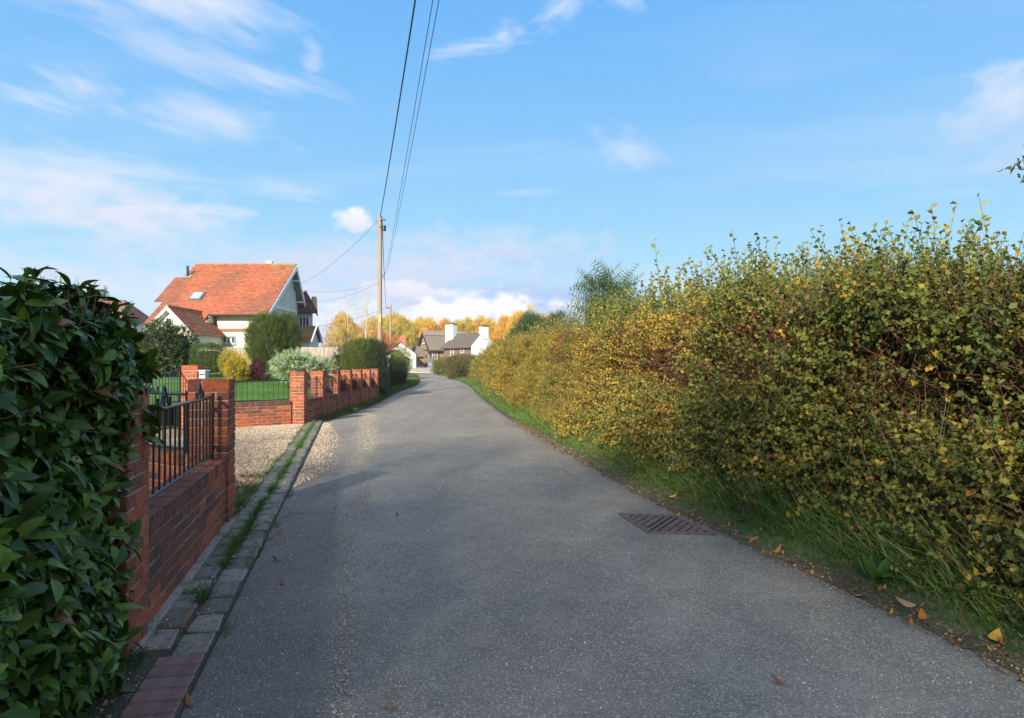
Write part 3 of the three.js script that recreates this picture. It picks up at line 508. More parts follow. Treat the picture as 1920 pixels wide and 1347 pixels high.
// ---------- roofs, windows, walls in a building's own axes (x right, y up, z out) ----------
const v3 = (x, y, z) => new THREE.Vector3(x, y, z);
const roofCol = (P) => { const n = fbm(P.x * 0.55 + 7, P.y * 0.8 + P.z * 0.4, 3, 4), s = sstep(0.5, 0.7, n) * 0.6, r = rr(0.78, 1.18), l = sstep(0.66, 0.8, fbm(P.x * 0.4 + 30, P.z * 0.5, 5, 3)); return [lerp(lerp(0.52, 0.3, s), 0.4, l) * r, lerp(lerp(0.168, 0.135, s), 0.23, l) * r, lerp(lerp(0.08, 0.08, s), 0.1, l) * r]; };
function tiled(m, a, b, c, d, gauge = 0.11, col = roofCol, w = 0.33) {    // eave left, eave right, ridge right, ridge left: lapped courses of tiles
  const n = Math.max(2, Math.round(a.distanceTo(d) / gauge)), nor = v3().subVectors(b, a).cross(v3().subVectors(d, a)).normalize(); if (nor.y < 0) nor.negate();
  for (let i = 0; i < n; i++) {
    const p = a.clone().lerp(d, i / n), q = b.clone().lerp(c, i / n), p2 = a.clone().lerp(d, (i + 1.05) / n), q2 = b.clone().lerp(c, (i + 1.05) / n), k = Math.max(1, Math.round(p.distanceTo(q) / w));
    for (let j = i % 2 ? -1 : 0; j < k; j++) {
      const s0 = clamp((j + (i % 2 ? 0.5 : 0)) / k), s1 = clamp((j + 1 + (i % 2 ? 0.5 : 0)) / k), up = rr(0.02, 0.045);
      const A = p.clone().lerp(q, s0), B = p.clone().lerp(q, s1), C = p2.clone().lerp(q2, s1), E = p2.clone().lerp(q2, s0);
      m.col = col(A); const A2 = A.clone().addScaledVector(nor, up), B2 = B.clone().addScaledVector(nor, up); C.addScaledVector(nor, 0.004); E.addScaledVector(nor, 0.004);
      m.quad(A2, B2, C, E).quad(A, B, B2, A2);
    }
  }
  return m;
}
function ridgeTiles(a, b, parent, r = 0.1) { const m = new MB(), n = Math.round(a.distanceTo(b) / 0.35); for (let i = 0; i < n; i++) { m.col = roofCol(a.clone().lerp(b, i / n)); m.bar(a.clone().lerp(b, i / n), a.clone().lerp(b, (i + 0.97) / n), r, r * 0.94, 8); } m.build('ridge', mTile, parent, false); }
function windowAt(parent, x, y, z, w, h, nx, ny, { ry = 0, frame = mPaint, sill = true, bar = 0.05, depth = 0.08 } = {}) {
  const cs = Math.cos(ry), sn = Math.sin(ry), at = (a, b, c) => [x + a * cs + c * sn, y + b, z - a * sn + c * cs];
  const f = new MB(); const B = (a, b, ww, hh, c = 0, d = depth) => { const q = at(a, b, c); f.box(q[0], q[1], q[2], ww, hh, d, ry); };
  for (let i = 0; i <= nx; i++) B(-w / 2 + w * i / nx, 0, bar, h - bar - 0.002); for (let j = 0; j <= ny; j++) B(0, -h / 2 + h * j / ny, w + bar, bar, 0.003);
  const o = f.build('window', frame, parent, false);
  for (let i = 0; i < nx; i++) { const q = at(-w / 2 + w * (i + 0.5) / nx, 0, -0.01); new MB().box(q[0], q[1], q[2], w / nx - bar, h - bar, 0.02, ry).build('pane', mGlass, o, false); }
  if (sill) { const q = at(0, -h / 2 - 0.05, 0.05); new MB().box(q[0], q[1], q[2], w + 0.22, 0.07, 0.16, ry).build('sill', frame, o, false); }
  return o;
}
const solid = (m, pts, mid) => { for (const f of pts) m.face(f, mid); return m; };

// ---------- the big house ----------
{
  const bx = -19.4, by = 1, bz = -46.5;
  const H = thing('house', 'cream house with large orange tiled roof and timbered white gable behind the garden', 'house', [bx, by, bz]);
  const L = (X, y, D) => v3(X - bx, y - by, -D - bz);
  seed(81);
  const eN = 42.7, rD = 48.5, eF = 50.85, yE = 4.62, yR = 8.66, yF = 5.6, XR = -15.7, XL = -23.1, XC = -19.45, s = (yR - yE) / (rD - eN);
  const yAt = (D) => yR - (rD - D) * s;
  // walls
  const w = new MB(), wz = 43.25, gx = -16.2;
  const wy = yAt(wz) - 0.12;
  const prof = [L(gx, 0.5, wz), L(gx, wy, wz), L(gx, yR - 0.16, rD), L(gx, yF + 0.1, 50.4), L(gx, 0.5, 50.4)], back = prof.map((p) => p.clone().setX(XC + 0.15 - bx));
  w.face(prof, L(-18, 4, 47)); w.face([prof[0], prof[1], back[1], back[0]], L(-18, 4, 47)); w.face([prof[3], prof[4], back[4], back[3]], L(-18, 4, 47)); w.face(back, L(-18, 4, 47));
  w.build('front_wall', mCream, H, false);
  const gw = new MB(); gw.face([L(gx + 0.012, 0.5, wz), L(gx + 0.012, wy, wz), L(gx + 0.012, yR - 0.2, rD), L(gx + 0.012, yF, 50.4), L(gx + 0.012, 0.5, 50.4)], L(-18, 4, 47)); const gable = gw.build('gable_wall', mStone, H, false);
  // lower left part under the swept-down roof
  const lw = new MB(), yl = yAt(42.2) - 0.1; lw.face([L(XL + 0.4, 0.5, 42.2), L(XC + 0.1, 0.5, 42.2), L(XC + 0.1, yl, 42.2), L(XL + 0.4, yl, 42.2)], L(-20, 2, 47)); lw.face([L(XC + 0.1, 0.5, 42.2), L(XC + 0.1, yl, 42.2), L(XC + 0.1, yAt(44) - 0.1, 44), L(XC + 0.1, 0.5, 44)], L(-20, 2, 47));
  lw.face([L(XL + 0.4, 0.5, 42.2), L(XL + 0.4, yl, 42.2), L(XL + 0.4, yR - 0.2, rD), L(XL + 0.4, 0.5, rD)], L(-20, 2, 47)); lw.build('side_wall', mCream, H, false);
  // roof
  const r = new MB();
  tiled(r, L(XC, yE, eN), L(XR, yE, eN), L(XR, yR, rD), L(XC, yR, rD)); tiled(r, L(XL, yAt(41.75), 41.75), L(XC, yAt(41.75), 41.75), L(XC, yR, rD), L(XL, yR, rD));
  tiled(r, L(XR, yF, eF), L(XL, yF, eF), L(XL, yR, rD), L(XR, yR, rD), 0.2);
  r.col = [0.42, 0.38, 0.35]; r.quad(L(XC, yE - 0.06, eN + 0.02), L(XR, yE - 0.06, eN + 0.02), L(XR, yR - 0.08, rD), L(XC, yR - 0.08, rD)).quad(L(XL, yAt(41.75) - 0.06, 41.77), L(XC, yAt(41.75) - 0.06, 41.77), L(XC, yR - 0.08, rD), L(XL, yR - 0.08, rD)).quad(L(XR, yF - 0.06, eF - 0.02), L(XL, yF - 0.06, eF - 0.02), L(XL, yR - 0.08, rD), L(XR, yR - 0.08, rD));
  const roof = r.build('roof', mTile, H, false);
  ridgeTiles(L(XL, yR + 0.02, rD), L(XR, yR + 0.02, rD), roof);
  const gut = new MB(); gut.bar(L(XC, yE - 0.05, eN - 0.05), L(XR, yE - 0.05, eN - 0.05), 0.06, 0.06, 8).bar(L(XL, yAt(41.75) - 0.05, 41.7), L(XC, yAt(41.75) - 0.05, 41.7), 0.06, 0.06, 8).bar(L(XC + 0.25, yE - 0.1, wz - 0.06), L(XC + 0.25, 1, wz - 0.06), 0.04, 0.04, 8); gut.build('gutter', mTimber, H, false);
  const fas = new MB(); fas.box(...L((XL + XC) / 2, yAt(41.75) - 0.16, 41.8).toArray(), XC - XL, 0.16, 0.03); fas.build('fascia', mWhite, H, false);
  // rear left wing
  const rw = new MB(); tiled(rw, L(-25.5, 5.85, 47.4), L(XL + 0.02, 5.85, 47.4), L(XL + 0.02, 8.0, 50.4), L(-25.5, 8.0, 50.4)); tiled(rw, L(XL, 5.85, 53.4), L(-25.5, 5.85, 53.4), L(-25.5, 8, 50.4), L(XL, 8, 50.4), 0.2); rw.build('wing_roof', mTile, H, false);
  const rww = new MB(); rww.face([L(-25.1, 0.5, 47.8), L(XL + 0.4, 0.5, 47.8), L(XL + 0.4, 5.9, 47.8), L(-25.1, 5.9, 47.8)], L(-24, 3, 50)); rww.face([L(-25.1, 0.5, 47.8), L(-25.1, 5.9, 47.8), L(-25.1, 7.8, 50.4), L(-25.1, 5.9, 53), L(-25.1, 0.5, 53)], L(-24, 3, 50)); rww.build('wing_wall', mCream, H, false);
  // bargeboards, barge soffit and timbering of the gable
  const bb = new MB(), barge = (X, D0, y0, D1, y1, wd) => { const a = L(X, y0 - 0.06, D0), b = L(X, y1 - 0.06, D1), dn = v3(0, -wd, 0), o = v3(0.05, 0, 0); const q = [a, b, b.clone().add(dn), a.clone().add(dn)]; const mid = a.clone().add(b).multiplyScalar(0.5).add(dn.clone().multiplyScalar(0.5)).add(v3(0.025, 0, 0)); bb.face(q, mid).face(q.map((p) => p.clone().add(o)), mid); for (let i = 0; i < 4; i++) bb.face([q[i], q[(i + 1) % 4], q[(i + 1) % 4].clone().add(o), q[i].clone().add(o)], mid); };
  barge(XR, eN - 0.1, yE - 0.05, rD, yR + 0.02, 0.34); barge(XR, eF + 0.1, yF - 0.1, rD, yR + 0.02, 0.38); bb.build('bargeboard', mPaint, H, false);
  const beamY = (D) => 5.35, tb = new MB(); tb.box(gx + 0.05 - bx, 5.35 - by, -47.2 - bz, 0.1, 0.24, 6.2).build('beam', mPaint, gable, false);
  for (let i = 0; i < 13; i++) { const D = 44.6 + i * 0.42, top = D < rD ? yAt(D) - 0.3 : yR - (D - rD) * (yR - yF) / (eF - rD) - 0.3; if (top > 5.6) new MB().box(gx + 0.035 - bx, (top + 5.48) / 2 - by, -D - bz, 0.05, top - 5.48, 0.11).build('batten', mPaint, gable, false); }
  for (const D of [48.9, 50.1]) new MB().box(XR - 0.25 - bx, (D < 49 ? 7.55 : 6.1) - by, -D - bz, 0.55, 0.12, 0.14).build('purlin', mPaint, H, false);
  for (const [D, wd] of [[45.1, 0.9], [47.9, 1.5]]) windowAt(H, gx + 0.05 - bx, 4.45 - by, -D - bz, wd, 1.25, wd > 1 ? 3 : 2, 1, { ry: Math.PI / 2 });
  windowAt(H, gx + 0.05 - bx, 2.3 - by, -47.4 - bz, 1.8, 1.3, 3, 1, { ry: Math.PI / 2 });
  // brick string course, lancet lights
  new MB().box(-17.85 - bx, 3.66 - by, -wz + 0.05 - bz, 3.2, 0.16, 0.12).build('string_course', M([0.42, 0.15, 0.08], bTex), H, false);
  const wf = new MB(); for (const [x, ww, y, h] of [[0, 0.86, 0.24, 0.1], [-0.41, 0.06, 0, 0.4], [0.41, 0.06, 0, 0.4], [0, 1.0, -0.28, 0.1]]) wf.box(-18.4 - bx + x, 2.98 - by + y, -wz + 0.04 - bz, ww, h, 0.1); const st = wf.build('window', mLead, H, false);
  for (const x of [-0.24, 0.02, 0.28]) { new MB().box(-18.4 - bx + x, 2.99 - by, -wz + 0.02 - bz, 0.13, 0.34, 0.06, 0, 0.03).build('pane', mGlass, st, false); }
  // skylight, vent pipe, chimneys
  const sl = new MB(); sl.box(0, 0.05, 0, 0.85, 0.09, 1.0, 0, 0.01); const sk = sl.build('skylight', M([0.13, 0.15, 0.14], { roughness: 0.5 }), H, false); sk.position.copy(L(-21.1, yAt(44.6) + 0.02, 44.6)); sk.rotation.x = Math.atan(s);
  new MB().box(0, 0.1, 0, 0.62, 0.03, 0.78).build('pane', M([0.45, 0.55, 0.62], { roughness: 0.06, metalness: 0.3 }), sk, false);
  const vp = new MB(); vp.bar(L(-22.9, yAt(47) - 0.05, 47), L(-22.9, yAt(47) + 0.75, 47), 0.09, 0.09, 8); vp.build('vent_pipe', mTimber, roof, false); const fl = new MB().box(0, 0, 0, 0.55, 0.02, 0.5).build('flashing', mLead, roof, false); fl.position.copy(L(-22.9, yAt(47) + 0.05, 47)); fl.rotation.x = Math.atan(s);
  const ch = new MB(); ch.box(...L(-17.95, 8.6, 49.3).toArray(), 0.42, 0.9, 0.42, 0, 0.02); ch.build('chimney', mCream, roof, false);
  // gabled porch wing towards the drive
  const px = -20.07, ph = 4.8, pe = 3.18, hx = 1.55, pf = 39, pb = 43.4;
  const pr = new MB(); tiled(pr, L(px + hx, pe, pf - 0.25), L(px + hx, pe, pb), L(px, ph, pb), L(px, ph, pf - 0.25)); tiled(pr, L(px - hx, pe, pb), L(px - hx, pe, pf - 0.25), L(px, ph, pf - 0.25), L(px, ph, pb)); const prm = pr.build('porch_roof', mTile, H, false); ridgeTiles(L(px, ph + 0.02, pf - 0.25), L(px, ph + 0.02, pb), prm, 0.08);
  const pw = new MB(), pm = L(px, 2, 41), X0 = px - hx + 0.2, X1 = px + hx - 0.25; pw.face([L(X0, 0.5, pf), L(X0, pe + 0.15, pf), L(px, ph - 0.08, pf), L(X1, pe + 0.2, pf), L(X1, 0.5, pf)], pm).face([L(X1, 0.5, pf), L(X1, pe + 0.2, pf), L(X1, pe + 0.2, pb), L(X1, 0.5, pb)], pm).face([L(X0, 0.5, pf), L(X0, pe + 0.15, pf), L(X0, pe + 0.15, pb), L(X0, 0.5, pb)], pm); pw.build('porch_wall', mCream, H, false);
  const pbb = new MB(); for (const k of [-1, 1]) { const a = L(px + k * (hx + 0.03), pe - 0.02, pf - 0.28), b = L(px, ph + 0.02, pf - 0.28), dn = v3(0, -0.24, 0), o = v3(0, 0, 0.04), q = [a, b, b.clone().add(dn), a.clone().add(dn)], mid = a.clone().add(b).multiplyScalar(0.5).add(v3(0, -0.12, 0.02)); pbb.face(q, mid).face(q.map((p) => p.clone().add(o)), mid); for (let i = 0; i < 4; i++) pbb.face([q[i], q[(i + 1) % 4], q[(i + 1) % 4].clone().add(o), q[i].clone().add(o)], mid); } pbb.build('porch_bargeboard', mWhite, H, false);
  windowAt(H, px - bx, 3.9 - by, -pf + 0.03 - bz, 0.35, 0.45, 1, 1, { sill: false }); windowAt(H, X1 + 0.03 - bx, 2.4 - by, -41.4 - bz, 0.5, 0.9, 1, 1, { ry: Math.PI / 2 });
  // rear right wing and its porch
  const q2w = new MB(), mid2 = L(-16, 3, 52); q2w.face([L(-17, 0.5, 50.45), L(-15.1, 0.5, 50.45), L(-15.1, 5.35, 50.45), L(-17, 5.35, 50.45)], mid2).face([L(-15.1, 0.5, 50.45), L(-15.1, 5.35, 50.45), L(-16.3, 5.35, 54), L(-16.3, 0.5, 54)], mid2); q2w.build('rear_wall', mStone, H, false);
  const rr2 = new MB(), dk = (P) => { const k = rr(0.8, 1.1); return [0.2 * k, 0.085 * k, 0.055 * k]; }; tiled(rr2, L(-18, 5.35, 50.0), L(-14.65, 5.35, 50.0), L(-16.1, 7.1, 51.9), L(-18, 7.1, 51.9), 0.12, dk); tiled(rr2, L(-14.65, 5.35, 50.0), L(-15.9, 5.35, 54.5), L(-16.9, 7.1, 53), L(-16.1, 7.1, 51.9), 0.12, dk); rr2.col = [0.15, 0.07, 0.05]; rr2.quad(L(-18, 5.33, 50.0), L(-14.65, 5.33, 50.0), L(-16.1, 7.08, 51.9), L(-18, 7.08, 51.9)).quad(L(-14.65, 5.33, 50.0), L(-15.9, 5.33, 54.5), L(-16.9, 7.08, 53), L(-16.1, 7.08, 51.9)).bar(L(-14.65, 5.38, 50), L(-16.1, 7.13, 51.9), 0.07, 0.07, 6); rr2.build('rear_roof', mTile, H, false);
  new MB().box(...L(-16.3, 5.3, 50.0).toArray(), 3.3, 0.1, 0.08).build('rear_gutter', mTimber, H, false);
  windowAt(H, -15.72 - bx, 4.5 - by, -50.4 - bz, 0.72, 1.0, 3, 1); new MB().bar(L(-15.6, 5.6, 52.5), L(-15.6, 6.75, 52.5), 0.28, 0.2, 8).build('rear_chimney', M([0.6, 0.45, 0.2]), H, false);
  const pp = new MB(), Y0 = 3.05, Y1 = 4.25; tiled(pp, L(-16.2, Y0, 47.6), L(-14.35, Y0, 47.6), L(-14.35, Y1, 49), L(-16.2, Y1, 49)); tiled(pp, L(-14.35, Y0, 50.4), L(-16.2, Y0, 50.4), L(-16.2, Y1, 49), L(-14.35, Y1, 49), 0.2); pp.build('side_porch_roof', mTile, H, false);
  const pg = new MB(), mm = L(-15.5, 2, 49); pg.face([L(-14.55, 1, 47.9), L(-14.55, Y0 + 0.15, 47.9), L(-14.55, Y1 - 0.1, 49), L(-14.55, Y0 + 0.15, 50.1), L(-14.55, 1, 50.1)], mm).face([L(-16.2, 1, 47.9), L(-14.55, 1, 47.9), L(-14.55, Y0 + 0.15, 47.9), L(-16.2, Y0 + 0.15, 47.9)], mm); pg.build('side_porch_wall', mStone, H, false);
  const pb2 = new MB(); for (const k of [-1, 1]) pb2.bar(L(-14.33, Y0 - 0.02, 49 + k * 1.42), L(-14.33, Y1 + 0.04, 49), 0.07, 0.07, 4); pb2.bar(L(-14.33, Y1, 49), L(-14.33, Y1 + 0.3, 49), 0.04, 0.02, 6); pb2.build('side_porch_bargeboard', mPaint, H, false);
}

// ---------- board fence behind the garden ----------
{
  const F = thing('fence', 'weathered close boarded timber fence behind the garden shrubs', 'fence', V(-11, 0.9, 31)); seed(91);
  const pts = [[-16, 32], [-8.1, 31], [-7.45, 30]]; const b = new MB(); b.col = [1, 1, 1];
  for (let k = 0; k < 2; k++) { const [x0, d0] = pts[k], [x1, d1] = pts[k + 1], Ln = Math.hypot(x1 - x0, d1 - d0), n = Math.round(Ln / 0.105); for (let i = 0; i < n; i++) { const s = (i + 0.5) / n, g = rr(0.75, 1.15); b.col = [0.5 * g, 0.42 * g, 0.35 * g]; const dip = k ? -0.35 * s * s : 0.0; b.box(lerp(x0, x1, s), 1.52 + dip, -lerp(d0, d1, s), 0.1, 1.4 + rr(-0.015, 0.015), 0.02 + (i % 2) * 0.012, Math.atan2(d1 - d0, x1 - x0)); } }
  struct(b.build('boards', M([1, 1, 1], { vertexColors: true, map: scaled(woodT, 0.4, 2) }), F), 'stuff');
  for (const [x, d] of [[-15.9, 32.1], [-13.2, 31.8], [-10.6, 31.4], [-8.1, 31.1]]) new MB().box(x, 1.4, -d, 0.1, 1.5, 0.1, 0, 0.01).build('post', mWood, F);
}

// ---------- cottages at the bend ----------
const thatchSlope = (m, a, b, c, d, t = 0.3) => { const nor = v3().subVectors(b, a).cross(v3().subVectors(d, a)).normalize(); if (nor.y < 0) nor.negate(); const q = [a, b, c, d], o = q.map((p, i) => p.clone().addScaledVector(nor, t * (i < 2 ? 1 : 0.8))), mid = a.clone().add(c).multiplyScalar(0.5).addScaledVector(nor, t / 2); m.face(q, mid).face(o, mid); for (let i = 0; i < 4; i++) m.face([q[i], q[(i + 1) % 4], o[(i + 1) % 4], o[i]], mid); return m; };
const gableBox = (m, x0, x1, z0, z1, y0, ye, yr) => { const zm = (z0 + z1) / 2, mid = v3((x0 + x1) / 2, (y0 + ye) / 2, zm), A = (x) => [v3(x, y0, z0), v3(x, ye, z0), v3(x, yr, zm), v3(x, ye, z1), v3(x, y0, z1)]; m.face(A(x0), mid).face(A(x1), mid); for (const z of [z0, z1]) m.face([v3(x0, y0, z), v3(x1, y0, z), v3(x1, ye, z), v3(x0, ye, z)], mid); return m; };
const mCotBrick = M([0.44, 0.25, 0.14], { map: scaled(grainT, 0.8) }), mDullBrick = M([0.24, 0.135, 0.1], { map: scaled(grainT, 0.8) }), mOldTile = M([0.155, 0.125, 0.095], { map: scaled(thatchT, 1.5, 1.5), bumpMap: scaled(thatchB, 1, 1), bumpScale: 0.04 });
{ // thatched, timber framed
  const t = thing('cottage', 'thatched timber framed brick cottage at the bend of the lane', 'cottage', V(-12.75, 0.3, 104), 0.5); seed(101);
  const w = new MB(); gableBox(w, 0, 4.6, -5, 0, 0, 3.6, 6.3); w.build('wall', mCotBrick, t, false);
  const r = new MB(); thatchSlope(r, v3(-0.35, 3.15, 0.55), v3(3.6, 3.15, 0.55), v3(7.2, 6.2, -2.5), v3(-0.35, 6.2, -2.5)); thatchSlope(r, v3(-0.35, 3.15, -5.55), v3(7.2, 3.15, -5.55), v3(7.2, 6.2, -2.5), v3(-0.35, 6.2, -2.5)); const roof = r.build('roof', mThatch, t, false);
  const rg = new MB(); thatchSlope(rg, v3(-0.42, 5.6, -1.72), v3(7.2, 5.6, -1.72), v3(7.2, 6.38, -2.5), v3(-0.42, 6.38, -2.5), 0.26); rg.build('ridge', M([0.3, 0.235, 0.19], { map: scaled(thatchT, 0.8) }), roof, false);
  const bar = (n, a, b, k) => new MB().bar(v3(...a), v3(...b), k, k, 4).build(n, mTimber, t, false);
  bar('bargeboard', [-0.4, 2.7, 0.6], [-0.4, 6.15, -2.5], 0.14); bar('bargeboard', [-0.4, 2.7, -5.6], [-0.4, 6.15, -2.5], 0.14);
  for (const [y, a] of [[3.35, 4.6], [0.95, 4.6]]) bar('beam', [-0.02, y, 0.03], [a, y, 0.03], 0.1); for (const x of [0.05, 1.45, 3.0, 4.5]) bar('post', [x, 0.4, 0.04], [x, 3.3, 0.04], 0.09); for (const y of [3.35, 0.95, 2.1]) bar('beam', [-0.03, y, -5], [-0.03, y, 0], 0.1);
  for (const z of [-3.6, -1.4]) bar('post', [-0.04, 0.4, z], [-0.04, 3.3, z], 0.09);
  new MB().box(2.3, 0.5, 0.05, 4.6, 0.7, 0.06).build('white_plinth', mWhite, t, false);
  windowAt(t, -0.05, 4.9, -2.5, 0.9, 0.85, 2, 1, { ry: -Math.PI / 2, frame: mWhite }); windowAt(t, -0.05, 2.6, -2.4, 1.4, 1.05, 2, 2, { ry: -Math.PI / 2, frame: mWhite }); windowAt(t, 0.72, 2.55, 0.05, 0.75, 1.05, 2, 2, { frame: mWhite }); windowAt(t, 2.6, 2.9, 0.05, 0.35, 0.35, 1, 1, { frame: mTimber, sill: false });
  const e = new MB(); gableBox(e, -1.5, -0.2, -3.9, -1.6, 0, 2.4, 3.9); e.build('side_wing', mCotBrick, t, false); new MB().box(-1.0, 0.5, -1.55, 1.2, 0.9, 0.06).build('white_plinth', mWhite, t, false); new MB().box(-0.05, 0.5, -2.5, 0.06, 0.8, 4.6).build('white_plinth', mWhite, t, false); const er = new MB(); thatchSlope(er, v3(-1.75, 2.2, -1.3), v3(-0.2, 2.2, -1.3), v3(-0.2, 3.9, -2.75), v3(-1.75, 3.9, -2.75), 0.22); thatchSlope(er, v3(-1.75, 2.2, -4.2), v3(-0.2, 2.2, -4.2), v3(-0.2, 3.9, -2.75), v3(-1.75, 3.9, -2.75), 0.22); er.build('side_roof', mThatch, t, false);
  const po = new MB(); thatchSlope(po, v3(-1.2, 1.15, 1.2), v3(0.6, 1.15, 1.2), v3(0.6, 2.1, 0.1), v3(-1.2, 2.1, 0.1), 0.15); po.build('porch_roof', mThatch, t, false); windowAt(t, -0.3, 0.75, 0.3, 1.2, 0.9, 3, 1, { frame: mTimber });
}
{ // brick range with white end
  const t = thing('cottage', 'brown roofed brick cottage with white gable end and two white chimneys', 'cottage', V(-10.55, 0.3, 103.2), -0.8); seed(102);
  const w = new MB(), len = 6.6; gableBox(w, 0, len, -4.6, 0, 0, 3.75, 5.9); w.build('wall', mDullBrick, t, false);
  const g = new MB(), mid = v3(2, 3, -2.3); g.face([v3(len + 0.02, 0, -4.75), v3(len + 0.02, 3.85, -4.75), v3(len + 0.02, 6.15, -2.3), v3(len + 0.02, 3.85, 0.15), v3(len + 0.02, 0, 0.15)], mid); g.build('gable_wall', mWhite, t, false);
  const r = new MB(); thatchSlope(r, v3(-0.2, 3.5, 0.4), v3(len, 3.5, 0.4), v3(len, 5.85, -2.3), v3(-0.2, 5.85, -2.3), 0.16); thatchSlope(r, v3(-0.2, 3.5, -5), v3(len, 3.5, -5), v3(len, 5.85, -2.3), v3(-0.2, 5.85, -2.3), 0.16); r.build('roof', mOldTile, t, false);
  windowAt(t, 2.05, 3.0, 0.04, 0.75, 1.0, 2, 2, { frame: mWhite }); windowAt(t, 4.45, 2.95, 0.04, 0.75, 1.1, 2, 2, { frame: mWhite });
  const c1 = new MB().box(-0.1, 5.0, -1.5, 1.45, 4.7, 1.1, 0.3).build('chimney', mWhite, t, false); new MB().box(-0.1, 7.42, -1.5, 1.55, 0.14, 1.2, 0.3).build('chimney_cap', mTimber, c1, false); for (const x of [-0.45, 0.2]) new MB().bar(v3(x, 7.45, -1.5), v3(x, 7.75, -1.5), 0.13, 0.1, 8).build('chimney_pot', mDullBrick, c1, false);
  const c2 = new MB().box(len - 0.25, 5.9, -2.6, 0.7, 1.9, 1.3).build('chimney', mWhite, t, false); new MB().box(len - 0.25, 6.95, -2.6, 0.78, 0.3, 1.36).build('chimney_cap', mDullBrick, c2, false);
}
{ // white gabled house
  const t = thing('cottage', 'white rendered gable house with dark slate roof beyond the clipped hedge', 'cottage', V(-16.3, 0.3, 98), 0.12); seed(103);
  const w = new MB(); gableBox(w, -3, 3, -2.2, 2.2, 0, 2.6, 4.2); const o = w.build('wall', mWhite, t, false); o.rotation.y = Math.PI / 2;
  const r = new MB(); for (const k of [-1, 1]) thatchSlope(r, v3(k * 2.5, 2.45, 3.25), v3(k * 2.5, 2.45, -3), v3(0, 4.3, -3), v3(0, 4.3, 3.25), 0.1); r.build('roof', M([0.1, 0.1, 0.12], { roughness: 0.6 }), t, false);
  windowAt(t, 0.9, 1.6, 3.02, 0.8, 0.9, 2, 1, { frame: mWhite });
}
{ // red brick house behind the pole
  const t = thing('house', 'red brick house with orange roof and brick chimney behind the pole', 'house', V(-19.5, 0.3, 100), 0.1); seed(104);
  const w = new MB(); gableBox(w, -2.6, 2.4, -4, 0, 0, 2.7, 4.2); w.build('wall', M([0.36, 0.13, 0.07], bTex), t, false);
  const r = new MB(); tiled(r, v3(-2.9, 2.6, 0.3), v3(2.6, 2.6, 0.3), v3(2.6, 4.25, -2), v3(-2.9, 4.25, -2), 0.3, roofCol, 1); tiled(r, v3(2.6, 2.6, -4.3), v3(-2.9, 2.6, -4.3), v3(-2.9, 4.25, -2), v3(2.6, 4.25, -2), 0.3, roofCol, 1); r.build('roof', mTile, t, false);
  new MB().box(3.0, 3.4, -2, 0.9, 4.2, 0.9, 0, 0.02).build('chimney', M([0.46, 0.17, 0.09], bTex), t, false); windowAt(t, 1.2, 1.9, 0.03, 0.9, 0.9, 2, 1, { frame: mWhite });
}
{ // roof seen over the laurel
  const t = thing('house', 'distant house with dull tiled hip roof just above the laurel hedge', 'house', V(-42.3, -0.3, 70), 0); seed(105);
  const w = new MB(); w.box(0, 3.2, 0, 6, 6.4, 6); w.build('wall', mCream, t, false); const r = new MB(), c = (P) => { const k = rr(0.8, 1.1); return [0.3 * k, 0.13 * k, 0.09 * k]; };
  tiled(r, v3(-3.4, 6.2, 3.4), v3(3.4, 6.2, 3.4), v3(1.6, 8.5, 0), v3(-1.6, 8.5, 0), 0.3, c, 0.8); tiled(r, v3(3.4, 6.2, 3.4), v3(3.4, 6.2, -3.4), v3(1.6, 8.5, 0), v3(1.6, 8.5, 0), 0.3, c, 0.8); tiled(r, v3(-3.4, 6.2, -3.4), v3(-3.4, 6.2, 3.4), v3(-1.6, 8.5, 0), v3(-1.6, 8.5, 0), 0.3, c, 0.8); r.build('roof', mTile, t, false);
}
{ // low wall at the bend
  const w = thing('garden_wall', 'low grey stone wall facing the lane at the bend', 'wall', V(-14.2, 0.3, 92.5)); seed(106);
  const m = new MB(); for (let i = 0; i < 26; i++) for (let j = 0; j < 4; j++) m.box(-17.8 + i * 0.3 + (j % 2) * 0.15, 0.36 + j * 0.16, -92.6 + i * 0.03, 0.29, 0.15, 0.3, 0, 0.02, 0.012);
  struct(m.build('stonework', M([0.4, 0.36, 0.3], { map: scaled(grainT, 0.5) }), w), 'stuff'); new MB().box(-14, 0.97, -92.2, 8, 0.06, 0.36, -0.1, 0.01).build('coping', mConcrete, w);
  const k = thing('kerb', 'pale kerb at the far bend of the lane', 'kerb', V(-13, 0.3, 90)); new MB().box(0, 0.03, 0, 6, 0.14, 0.3, 0.02, 0.02).build('kerb_stone', M([0.4, 0.37, 0.31]), k, false);
}
